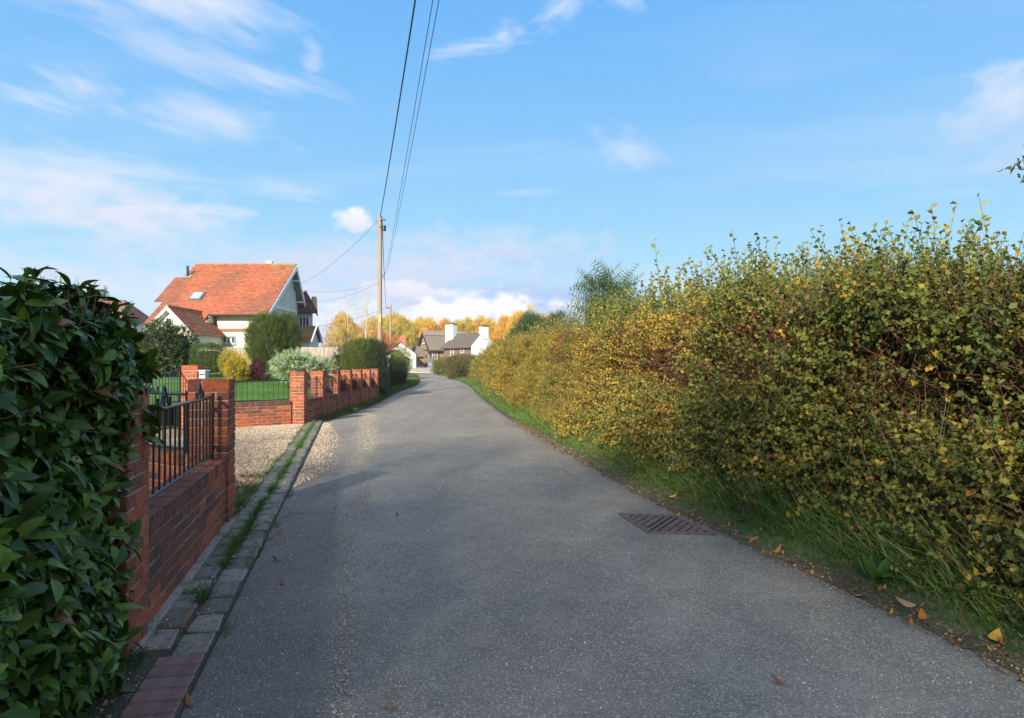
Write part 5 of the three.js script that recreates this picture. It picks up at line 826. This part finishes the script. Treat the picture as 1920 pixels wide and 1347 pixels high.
bush('shrub', 'grey green leafy shrub top behind the hedge left of the sapling', 'bush', { X: 2.0, D: 28, y0: 0, rx: 1.3, ry: 1.75, n: 2160, geo: smallTwig, pal: palette([0.09, 0.13, 0.05, 3], [0.14, 0.16, 0.06, 1]), s: [1.2, 2], lump: 0.3, tilt: 0.9, seedN: 311 });
bush('conifer', 'dark green conifer tops behind the right hedge', 'tree', { X: 1.4, D: 44, y0: 0, rx: 1.8, ry: 2.1, n: 2640, geo: needleTwig, mat: mNeedle, pal: palette([0.05, 0.09, 0.03, 3], [0.07, 0.12, 0.035, 1]), s: [2.2, 3.4], taper: 0.5, up: 0.9, lump: 0.3, seedN: 312 });

// ---------- garden shrubs ----------
bush('rhododendron', 'big round dark leafed evergreen shrub behind the iron gate', 'bush', { X: -13.4, D: 26, y0: 0.6, rx: 1.3, ry: 1.2, n: 4080, geo: twigGeoSeed(401, 8, 0.16, 0.11, 0.035), pal: palette([0.06, 0.1, 0.026, 4], [0.1, 0.15, 0.035, 2], [0.035, 0.065, 0.02, 2]), lobes: 9, loose: 0.12, lump: 0.15, seedN: 321 });
bush('yew_block', 'squared clipped green shrub between the round evergreen and the golden bush', 'bush', { X: -11.35, D: 25, y0: 0.92, rx: 0.52, ry: 0.58, rz: 0.5, n: 2640, geo: smallTwig, pal: palette([0.075, 0.125, 0.028, 3], [0.11, 0.16, 0.035, 2]), s: [0.6, 0.9], box: 5, lump: 0.05, seedN: 322 });
bush('golden_shrub', 'bright golden yellow shrub left of the tall dark yew', 'bush', { X: -8.3, D: 20, y0: 0.82, rx: 0.4, ry: 0.5, n: 2160, geo: smallTwig, pal: palette([0.62, 0.47, 0.035, 4], [0.46, 0.4, 0.035, 2], [0.22, 0.25, 0.03, 1]), s: [0.5, 0.8], lump: 0.2, lobes: 7, seedN: 323 });
bush('purple_shrub', 'low dark purple red shrub at the foot of the yew', 'bush', { X: -7.75, D: 20.4, y0: 0.8, rx: 0.46, ry: 0.42, n: 1680, geo: smallTwig, pal: palette([0.09, 0.03, 0.035, 3], [0.14, 0.045, 0.05, 2]), s: [0.5, 0.8], taper: 0.6, lobes: 6, seedN: 324 });
bush('yew_tree', 'tall dense dark green upright yew in front of the cream house', 'tree', { X: -9.6, D: 27, y0: 0.92, rx: 0.92, ry: 1.2, n: 8640, geo: needleTwig, mat: mNeedle, pal: palette([0.075, 0.115, 0.022, 3], [0.11, 0.155, 0.028, 2], [0.045, 0.075, 0.018, 2]), s: [0.7, 1.2], box: 2.2, up: 2.2, tilt: 0.4, lump: 0.25, f: 3.4, taper: -0.1, lobes: 11, tall: 1.25, spread: 0.5, loose: 0.25, seedN: 325 });
bush('variegated_shrub', 'white and green variegated shrub behind the lawn', 'bush', { X: -6.15, D: 19.2, y0: 0.82, rx: 0.95, ry: 0.47, n: 3600, geo: smallTwig, pal: palette([0.13, 0.28, 0.035, 4], [0.17, 0.34, 0.045, 2], [0.74, 0.77, 0.62, 3.6]), s: [0.5, 0.85], lump: 0.3, lobes: 9, loose: 0.35, tilt: 0.9, seedN: 326 });
bush('heather_shrub', 'small brownish green shrub at the right of the variegated shrub', 'bush', { X: -5.78, D: 21.5, y0: 0.85, rx: 0.42, ry: 0.36, n: 1200, geo: smallTwig, pal: palette([0.16, 0.13, 0.04, 3], [0.1, 0.12, 0.03, 2]), s: [0.5, 0.8], lobes: 5, seedN: 327 });
bush('clipped_bush', 'large rounded green clipped bush at the end of the pillar wall', 'bush', { X: -6.5, D: 29.3, y0: 0.3, rx: 0.76, ry: 1.03, rz: 1.1, n: 5520, geo: smallTwig, pal: palette([0.09, 0.125, 0.025, 4], [0.13, 0.16, 0.03, 3], [0.19, 0.19, 0.035, 1]), s: [0.75, 1.15], box: 4, lump: 0.14, f: 3, loose: 0.14, seedN: 328 });
bush('ivy_bush', 'dark green shaded bush right behind the last brick pillar', 'bush', { X: -5.95, D: 29.2, y0: 0.0, rx: 0.5, ry: 1.18, rz: 1.2, n: 2160, geo: smallTwig, pal: palette([0.035, 0.06, 0.02, 4], [0.05, 0.08, 0.025, 2]), s: [0.8, 1.2], box: 3, seedN: 329 });
bush('yellow_green_shrub', 'bright yellow green shrub showing over the clipped roadside hedge', 'bush', { X: -8.7, D: 50, y0: 0.3, rx: 1.3, ry: 1.0, n: 2880, geo: farTwig, pal: palette([0.2, 0.24, 0.03, 4], [0.28, 0.3, 0.04, 2], [0.12, 0.16, 0.03, 2]), s: [0.6, 1], lump: 0.3, lobes: 7, seedN: 330 });
bush('russet_shrub', 'russet brown shrub below the red tree', 'bush', { X: -11, D: 63, y0: 0.2, rx: 1.3, ry: 1.55, n: 1200, geo: farTwig, pal: palette([0.2, 0.09, 0.04, 3], [0.16, 0.12, 0.04, 2]), s: [0.6, 1], seedN: 331 });
bush('back_hedge', 'dull green hedge line behind the board fence', 'hedge', { X: -12.1, D: 48, y0: 0.6, rx: 3.8, ry: 0.98, rz: 0.9, n: 3600, geo: farTwig, pal: palette([0.08, 0.11, 0.035, 3], [0.14, 0.14, 0.05, 2]), s: [0.7, 1.1], lump: 0.2, seedN: 332 });
function twigGeoSeed(s, n, len, L, W) { seed(s); return twigGeo(n, len, L, W, { rows: 2, factors: GREEN, stem: [0.5, 0.4, 0.4], curl: 0.3 }); }
{ // clipped dark hedge along the lane beyond the wall
  seed(341);
  const t = thing('clipped_hedge', 'dark clipped evergreen hedge along the left of the lane beyond the wall', 'hedge', V(-7, 0, 38)), l = [], fx = (D) => roadL(D) - 0.85 - 0.25 * sstep(40, 30, D), top = (D) => lerp(2.0, 1.62, sstep(29, 46, D)) + (fbm(D, 2) - 0.5) * 0.2;
  for (let i = 0; i < 5200; i++) { const k = R(), D = rr(29.5, 46); let p, d; if (k < 0.58) { const y = rr(0.1, top(D)); p = V(fx(D) - 0.15 * R() * R() + (fbm(D * 1.3, y * 1.3, 4) - 0.5) * 0.25, y, D); d = new THREE.Vector3(1, 0.4, 0); } else if (k < 0.8) { p = V(fx(D) - 1.3 * R(), top(D) - 0.1 * R(), D); d = new THREE.Vector3(0, 1, 0); } else if (k < 0.9) { p = V(fx(29.5) - 1.3 * R(), rr(0.1, top(29.5)), 29.5); d = new THREE.Vector3(0, 0.3, 1); } else { p = V(fx(46) - 1.3 * R(), rr(0.1, top(46)), 46); d = new THREE.Vector3(0.4, 0.3, -1); } l.push([pose(p, d.addScaledVector(rdir(), 0.6).normalize(), R() * 6, rr(0.5, 0.85)), palette([0.04, 0.068, 0.018, 4], [0.06, 0.09, 0.022, 3], [0.085, 0.11, 0.03, 1])()]); }
  copies('foliage', farTwig, mLeaf, t, l); const c = new MB(); for (let D = 29.7; D < 45.8; D += 2.7) { const m = D + 1.35; c.box(fx(m) - 0.75, (top(m) - 0.15) / 2, -m, 2.75, top(m) - 0.2, 1.0, Math.atan2(1, (fx(m + 1) - fx(m - 1)) / 2)); } c.build('dark_core', mDark, t);  // dark boxes added inside so nothing shows through the foliage
}

// ---------- background trees ----------
const palYellow = palette([0.72, 0.47, 0.035, 4], [0.8, 0.47, 0.04, 3], [0.62, 0.47, 0.06, 2], [0.38, 0.36, 0.06, 1]);
const bigTwig = (() => { seed(351); return twigGeo(9, 0.9, 0.5, 0.34, { rows: 1, factors: [[1, 1, 1], [1.2, 1.1, 0.9], [0.75, 0.8, 0.9]], stem: null, spread: 1 }); })();
{
  const mk = (s, X, h, r, pal = palYellow) => tree('poplar', 'yellow autumn tree in the dense row behind the cottages', { X, D: 190, h, r, n: 2300, geo: bigTwig, mat: mLeafDry, pal, trunk: 0.25, masses: 11, low: 0.1, s: [0.9, 1.5], group: 'yellow trees in the row behind the cottages', seedN: s, limbCol: mBark });
  const a = mk(352, -40, 15, 4.2), b = mk(353, -36, 15.4, 4.0, palette([0.68, 0.5, 0.05, 3], [0.58, 0.47, 0.06, 3], [0.42, 0.39, 0.06, 1.5])), e = mk(355, -32, 14.6, 3.8, palette([0.78, 0.45, 0.035, 3], [0.72, 0.4, 0.04, 2], [0.55, 0.4, 0.05, 1.5]));
  seed(354);
  for (let i = 0; i < 16; i++) { const X = -48 + i * 3.55 + (i > 1 ? 7 : 0), o = [a, b, a, e, b][(i * 3) % 5].clone(); o.name = numbered('poplar'); o.position.copy(V(X + rr(-0.6, 0.6), 0, 190 + rr(-6, 6))); o.rotation.y = R() * 6.28; const k = i === 10 ? 0.96 : rr(0.88, 1.07) * (X > -4 ? 1.02 : 1); o.scale.set(1, k, 1); scene.add(o); }
}
tree('poplar', 'tall pale yellow tree standing alone above the row at the right', { X: 6.0, D: 195, h: 20.5, r: 3.2, n: 420, geo: bigTwig, mat: mLeafDry, pal: palette([0.6, 0.46, 0.2, 3], [0.7, 0.5, 0.16, 2]), masses: 8, low: 0.2, s: [0.8, 1.2], seedN: 361 });
tree('poplar', 'orange yellow tree at the right end of the row above the hedge', { X: 1.5, D: 180, h: 15.6, r: 4.4, n: 2200, geo: bigTwig, mat: mLeafDry, pal: palYellow, masses: 9, low: 0.15, s: [0.9, 1.4], seedN: 362 });
tree('red_tree', 'bright red autumn tree behind the wooden poles', { X: -14.6, D: 76, y0: 0.2, h: 4.9, r: 2.3, n: 900, geo: farTwig, pal: palette([0.5, 0.04, 0.035, 4], [0.6, 0.09, 0.05, 2], [0.4, 0.1, 0.04, 2]), masses: 7, low: 0.15, s: [0.8, 1.3], seedN: 363 });
tree('birch', 'pale half bare birch with thin yellow leaves left of the tall pole', { X: -14.0, D: 64, h: 8.6, r: 1.5, n: 230, geo: farTwig, mat: mLeafDry, pal: palette([0.6, 0.45, 0.14, 3], [0.62, 0.5, 0.28, 2]), masses: 9, low: 0.4, s: [0.5, 0.9], limbCol: M([0.5, 0.45, 0.38]), trunk: 0.08, pt: 1, seedN: 364 });
tree('birch', 'second thin birch almost bare with grey white stem beside the pole', { X: -15.8, D: 64, h: 8.7, r: 1.4, n: 200, geo: farTwig, mat: mLeafDry, pal: palette([0.6, 0.5, 0.22, 3], [0.55, 0.4, 0.2, 2]), masses: 9, low: 0.35, s: [0.5, 0.9], limbCol: M([0.5, 0.45, 0.38]), trunk: 0.07, pt: 1, seedN: 365 });
tree('yellow_tree', 'small rounded ochre yellow tree below the birches', { X: -15.0, D: 60, y0: 0.5, h: 5.0, r: 1.7, n: 620, geo: farTwig, mat: mLeafDry, pal: palette([0.5, 0.36, 0.05, 3], [0.4, 0.33, 0.07, 2]), masses: 7, low: 0.25, s: [0.6, 1], trunk: 0.1, seedN: 366 });
tree('pink_tree', 'pinkish brown nearly bare tree between the house and the birches', { X: -17.3, D: 62, y0: 0.5, h: 5.2, r: 2.3, n: 520, geo: farTwig, mat: mLeafDry, pal: palette([0.5, 0.3, 0.24, 3], [0.45, 0.34, 0.28, 2], [0.5, 0.22, 0.12, 1]), masses: 9, low: 0.3, s: [0.4, 0.75], limbCol: M([0.35, 0.27, 0.24]), trunk: 0.09, pt: 1, seedN: 367 });
tree('pale_tree', 'pale yellow tree top showing over the laurel hedge at the left', { X: -34, D: 50, y0: 1, h: 7.7, r: 2.5, n: 520, geo: farTwig, mat: mLeafDry, pal: palette([0.35, 0.36, 0.1, 3], [0.42, 0.36, 0.1, 2]), masses: 7, s: [0.6, 1], seedN: 368 });
bush('conifer', 'small dark distant fir tip above the laurel hedge', 'tree', { X: -55, D: 90, y0: 1, rx: 1.5, ry: 5.0, n: 500, geo: needleTwig, mat: mNeedle, pal: palette([0.04, 0.065, 0.035, 1]), s: [3, 4.5], taper: 0.85, up: 0.6, seedN: 369 });
{ // bare fan of stems behind the fence
  seed(371);
  const t = thing('bare_shrub', 'bare fan of pale stems rising behind the board fence', 'bush', V(-11.3, 0.8, 44)), l = []; for (let i = 0; i < 90; i++) { const a = rr(-0.75, 0.75); l.push(stickAt(V(-11.3 + a * 0.3, 0.9, 44 + rr(-0.3, 0.3)), new THREE.Vector3(a, 1, rr(-0.4, 0.4)).normalize(), rr(1.4, 2.5), 0.014, [rr(0.36, 0.5), rr(0.28, 0.36), rr(0.18, 0.24)])); } sticks('stems', t, l);
}
// unseen trees put behind the photographer to shade the near part of the lane
const shadeTwig = (() => { seed(381); return twigGeo(10, 0.7, 0.3, 0.2, { rows: 1, factors: GREEN, stem: null, spread: 1 }); })();
[[-10.5, -8.5, 9.4], [-6.6, -9.6, 9.7], [-2.8, -10, 9.4], [1.4, -11, 10], [-14.5, -7, 9], [5.2, -10.5, 9.2]].forEach(([X, D, h], i) => tree('shade_tree', ['leafy tree standing behind the viewer beyond the laurel', 'leafy tree behind the viewer, nearest the lane', 'leafy tree beside the lane behind the viewer', 'leafy tree over the lane behind the viewer', 'leafy tree in the garden left behind the viewer', 'leafy tree right of the lane behind the viewer'][i], { X, D, h, r: 3.9, n: 1000, geo: shadeTwig, pal: palette([0.07, 0.1, 0.03, 2], [0.12, 0.12, 0.03, 1]), masses: 10, low: 0.12, s: [0.9, 1.3], trunk: 0.25, seedN: 390 + i }));

// ---------- grass, weeds, moss, fallen leaves ----------
const tuft = (() => { seed(401); const p = []; for (let i = 0; i < 9; i++) { const g = paintGeo(leafGeo(rr(0.6, 1.1), 0.05, 2, 0.1, rr(0.2, 0.9), 0.55).toNonIndexed(), [rr(0.8, 1.2), rr(0.85, 1.15), rr(0.8, 1.1)]); const a = R() * 6.28; g.applyMatrix4(pose(new THREE.Vector3(Math.cos(a) * 0.12 * R(), 0, Math.sin(a) * 0.12 * R()), new THREE.Vector3(Math.cos(a) * 0.6, 1, Math.sin(a) * 0.6).normalize(), R() * 6.28, 1)); p.push(g); } return mergeGeometries(p); })();
const herb = (() => { seed(402); return twigGeo(8, 0.12, 0.07, 0.04, { rows: 1, factors: GREEN, stem: [0.8, 0.9, 0.7], spread: 1.1 }); })();
const mGrassB = leafM({ transmission: 0.25, roughness: 0.6 });
function tufts(name, label, n, at, pal = palGrass, g = tuft, cat = 'grass') { const l = []; for (let i = 0; i < n; i++) { const q = at(); if (!q) continue; l.push([pose(V(q[0], q[1], q[2]), UP.clone().addScaledVector(rdir(), 0.25).normalize(), R() * 6.28, q[3]), pal()]); } return tag(copies(name, g, mGrassB, null, l), label, cat); }
seed(411);
const vY = (X, D) => gh(D) + vergeUp(Math.abs(X - (X > 0 ? roadR(D) : roadR(D)))) - 0.005;
tufts('verge_grass', 'rough green grass along the foot of the right hedge', 22000, () => { const D = 2.6 + 15 * R() ** 1.25, k = R() ** 0.8, d = 0.03 + k * 1.5 + (fbm(D * 1.4, 5) - 0.5) * 0.14, X = roadR(D) + d; if (d < 0.02) return null; return [X, vY(X, D), D, lerp(0.04, 0.3, sstep(0.1, 0.8, d)) * rr(0.45, 1.4)]; }, palette([0.1, 0.18, 0.03, 5], [0.14, 0.21, 0.04, 3], [0.065, 0.125, 0.03, 3], [0.27, 0.22, 0.1, 2.2]));
tufts('verge_grass', 'bright sunlit grass strip along the far right of the lane', 9000, () => { const D = 15 + 70 * R() ** 1.3, d = 0.02 + R() * (1.4 + 0.8 * sstep(35, 55, D)), X = roadR(D) + d; return [X, vY(X, D), D, rr(0.05, 0.14) * (1 + D / 60)]; }, palette([0.095, 0.18, 0.03, 4], [0.13, 0.215, 0.04, 3], [0.21, 0.21, 0.07, 1.5], [0.06, 0.11, 0.025, 1.5]));
tufts('verge_herbs', 'nettles and low herbs in the grass under the right hedge', 6500, () => { const D = 2.8 + 13 * R() ** 1.2, d = 0.3 + R() * 1.2, X = roadR(D) + d; return [X, vY(X, D) + 0.03 * R(), D, rr(0.6, 1.5) * (0.5 + 0.5 * sstep(0.2, 1, d))]; }, palette([0.085, 0.17, 0.03, 4], [0.13, 0.22, 0.04, 2]), herb, 'plants');
tufts('left_verge_grass', 'grass and weeds along the foot of the far pillar wall', 4200, () => { const D = 16.7 + 13 * R(), e = D < 28 ? wallX(D) : roadL(D) - 1.6, X = lerp(roadL(D) + 0.02, e, R() ** 0.8); if (fbm(X * 2, D * 1.1, 3) < 0.45 && R() < 0.75) return null; return [X, 0.01, D, rr(0.05, 0.14)]; }, palette([0.1, 0.17, 0.03, 3], [0.16, 0.19, 0.05, 2], [0.2, 0.18, 0.08, 1]));
tufts('left_verge_grass', 'bright grass below the clipped hedge on the left bend', 6500, () => { const D = 27.5 + 45 * R() ** 1.3, X = roadL(D) - 0.02 - R() * (D < 47 ? 1.1 : 3); return [X, gh(D) + 0.02, D, rr(0.08, 0.24) * (D > 47 ? 1.5 : 1)]; }, palette([0.1, 0.19, 0.03, 4], [0.14, 0.22, 0.04, 2], [0.2, 0.2, 0.07, 1]));
tufts('sett_weeds', 'grass and weeds growing in the joints of the sett strip', 2600, () => { const D = 3.3 + 13 * R() ** 1.2, k = R(), off = k < 0.6 ? 0.18 + rr(-0.03, 0.03) : k < 0.8 ? 0.36 + rr(-0.02, 0.03) : rr(0.02, 0.34); if (fbm(D * 2.3, off * 2, 7, 2) < 0.42) return null; return [kerb(D) - off, 0.02, D, rr(0.025, 0.075) * (k < 0.6 && R() < 0.15 ? 1.7 : 1)]; }, palette([0.075, 0.16, 0.025, 4], [0.11, 0.2, 0.03, 2]));
tufts('driveway_weeds', 'patches of grass at the edge of the gravel beside the near pillar', 1100, () => { const D = 6.0 + 9.5 * R() ** 1.6, X = kerb(D) - 0.38 - R() * R() * (D < 7.6 ? 0.55 : 0.7); if (D > 7.6 && fbm(D * 1.3, X * 2, 9, 2) < 0.6) return null; return [X, 0.015, D, rr(0.03, 0.1) * (D < 7.6 ? 1 : 0.6)]; }, palette([0.085, 0.17, 0.025, 4], [0.14, 0.19, 0.04, 2]));
tufts('kerb_moss', 'yellow green moss along the edge between setts and road', 1500, () => { const D = 3.4 + 6 * R(), X = kerb(D) + rr(-0.01, 0.055) * (0.3 + sstep(0.45, 0.62, fbm(D * 2, 3, 3))); if (fbm(D * 1.8, 4, 8, 2) < 0.5) return null; return [X, 0.0, D, rr(0.012, 0.026)]; }, palette([0.12, 0.15, 0.02, 3], [0.09, 0.12, 0.02, 2]), tuft, 'moss');
tufts('bed_plants', 'small ground cover leaves in the bed at the foot of the laurel', 420, () => { const D = 2.3 + 0.85 * R(), X = kerb(D) - 0.26 - R() * 0.5; return [X, 0.02, D, rr(0.3, 0.6)]; }, palette([0.05, 0.11, 0.025, 4], [0.08, 0.15, 0.03, 1]), herb, 'plants');
tufts('lawn_grass', 'mown grass of the raised lawn behind the railings', 9000, () => { const D = 15.9 + 6.5 * R(), X = lerp(wallX(D) - 0.32, -9.5, R()); if (D < 15.75 - (wallX(15.75) - X) * 0.84 * -1 && D < 15.6 + (X - wallX(15.75)) * 0.5) return null; return [X, lawnY(X, D) - 0.005, D, rr(0.03, 0.06)]; }, palette([0.09, 0.23, 0.025, 4], [0.12, 0.27, 0.03, 2]));
tufts('verge_litter', 'small fallen leaves drifted along the right road edge', 420, () => { const D = 2.8 + 14 * R() ** 1.4; return [roadR(D) + rr(-0.22, 0.3), 0.02, D, rr(0.2, 0.5)]; }, palette([0.34, 0.14, 0.05, 3], [0.24, 0.1, 0.05, 3], [0.45, 0.25, 0.05, 1]), (() => { const g = leafGeo(0.1, 0.055, 3, 0.2, 0.5, 0.85, 0.8); g.rotateX(1.4); return paintGeo(g.toNonIndexed(), [1, 1, 1]); })(), 'leaves');
tufts('leaf_litter', 'scatter of brown leaves lying on the gravel by the near pillar', 420, () => { const D = 6.5 + 1.9 * R(), X = kerb(D) - 0.36 - R() * 0.9; return [X, 0.02, D, rr(0.25, 0.55)]; }, palette([0.3, 0.13, 0.06, 3], [0.22, 0.1, 0.05, 2], [0.4, 0.2, 0.08, 1]), (() => { const g = leafGeo(0.1, 0.06, 2, 0.2, 0.5); g.rotateX(1.45); return paintGeo(g.toNonIndexed(), [1, 1, 1]); })(), 'leaves');
{
  seed(421);
  const gs = [0.5, 0.9, 1.3].map((c) => { const g = leafGeo(0.1, 0.052, 5, 0.2, c * 0.6, 0.85, 0.8); g.rotateX(Math.PI / 2); return g; }), cs = { orange: [0.5, 0.17, 0.03], brown: [0.28, 0.11, 0.045], red: [0.34, 0.07, 0.035], tan: [0.45, 0.28, 0.15], yellow: [0.55, 0.32, 0.04] };
  const put = (c, X, D, s, where, y) => { const m = leafM({ transmission: 0.1 }); m.color.setRGB(...cs[c]); const o = mesh('fallen_leaf', pick(gs), m, null); o.position.copy(V(X, y ?? 0.012, D)); o.rotation.set(rr(-0.2, 0.3), R() * 6.28, rr(-0.3, 0.3)); o.scale.setScalar(s); tag(o, where, 'leaf', 'fallen leaves'); };
  put('orange', -2.1, 6.16, 0.8, 'curled orange leaf on the asphalt beside the setts past the near pillar'); put('brown', -1.93, 5.47, 0.75, 'brown leaf on the dark asphalt strip level with the near pillar'); put('brown', -1.67, 4.79, 0.6, 'small brown leaf on the dark strip beside the mossy sett edge'); put('red', -1.45, 4.24, 0.55, 'dark red leaf on the dark strip halfway along the near wall');
  put('orange', -1.72, 3.47, 0.85, 'large orange leaf lying on the setts near the brick pavers', 0.045); put('brown', -1.93, 4.05, 0.6, 'brown leaf on the setts in the weeds', 0.045); put('brown', -1.3, 2.73, 0.6, 'brown leaf on the asphalt beside the red pavers'); put('orange', -0.47, 2.73, 0.55, 'orange leaf near the bottom edge in the middle of the lane'); put('red', -1.07, 6.2, 0.6, 'red leaf on the lane right of the grit line');
  put('brown', 1.19, 2.92, 0.65, 'brown curled leaf in the right half of the near lane'); put('red', -1.73, 6.46, 0.6, 'red brown leaf on the grit line'); put('red', -1.35, 5.2, 0.45, 'tiny red leaf right of the dark strip'); put('brown', -1.95, 7.2, 0.7, 'brown leaf on the gravel spill');
  put('tan', 2.27, 3.76, 1.1, 'upright tan leaf at the right road edge, larger of a pair', 0.05); put('orange', 2.21, 3.6, 0.8, 'orange leaf at the right road edge, smaller of a pair', 0.03); put('yellow', 2.4, 3.33, 1.15, 'long yellow orange leaf at the right road edge near the corner', 0.03); put('orange', 2.87, 3.84, 1.1, 'orange leaf caught upright in the grass at the far right', 0.16); put('tan', 2.07, 4.04, 0.85, 'flat tan leaf on the dirt of the right road edge');
  put('red', 2.42, 4.3, 0.7, 'red leaf in the verge grass', 0.08); put('orange', 1.93, 4.93, 0.75, 'orange leaf at the road edge nearest the access cover', 0.02); put('orange', 1.88, 5.3, 0.8, 'bright orange leaf at the verge right of the access cover', 0.02); put('brown', 1.97, 4.65, 0.65, 'brown leaf at the verge between two orange ones', 0.02); put('orange', 2.42, 6.4, 0.85, 'orange leaf in the grass behind the access cover', 0.1); put('yellow', 1.62, 6.9, 0.95, 'yellow leaf in the verge beyond the access cover', 0.04);
}
{ // dock plants
  seed(431); const g = leafGeo(0.24, 0.07, 4, 0.2, 0.4, 0.8), m = leafM(); m.color.setRGB(0.06, 0.14, 0.025);
  [[2.35, 4.3, 'broad leaved dock plant in the verge nearest the viewer'], [2.18, 5.6, 'broad leaved plant in the verge right of the access cover'], [1.98, 7.9, 'broad leaved plant in the verge beyond the access cover']].forEach(([X, D, lab]) => { const t = thing('dock_plant', lab, 'plant', V(X, vY(X, D), D)); for (let i = 0; i < 9; i++) { const o = mesh('leaf', g, m, t), a = i * 2.4; pose(new THREE.Vector3(), new THREE.Vector3(Math.cos(a), rr(0.5, 1.3), Math.sin(a)).normalize(), R() * 6, rr(0.6, 1)).decompose(o.position, o.quaternion, o.scale); } });
}
renderer.render(scene, camera);
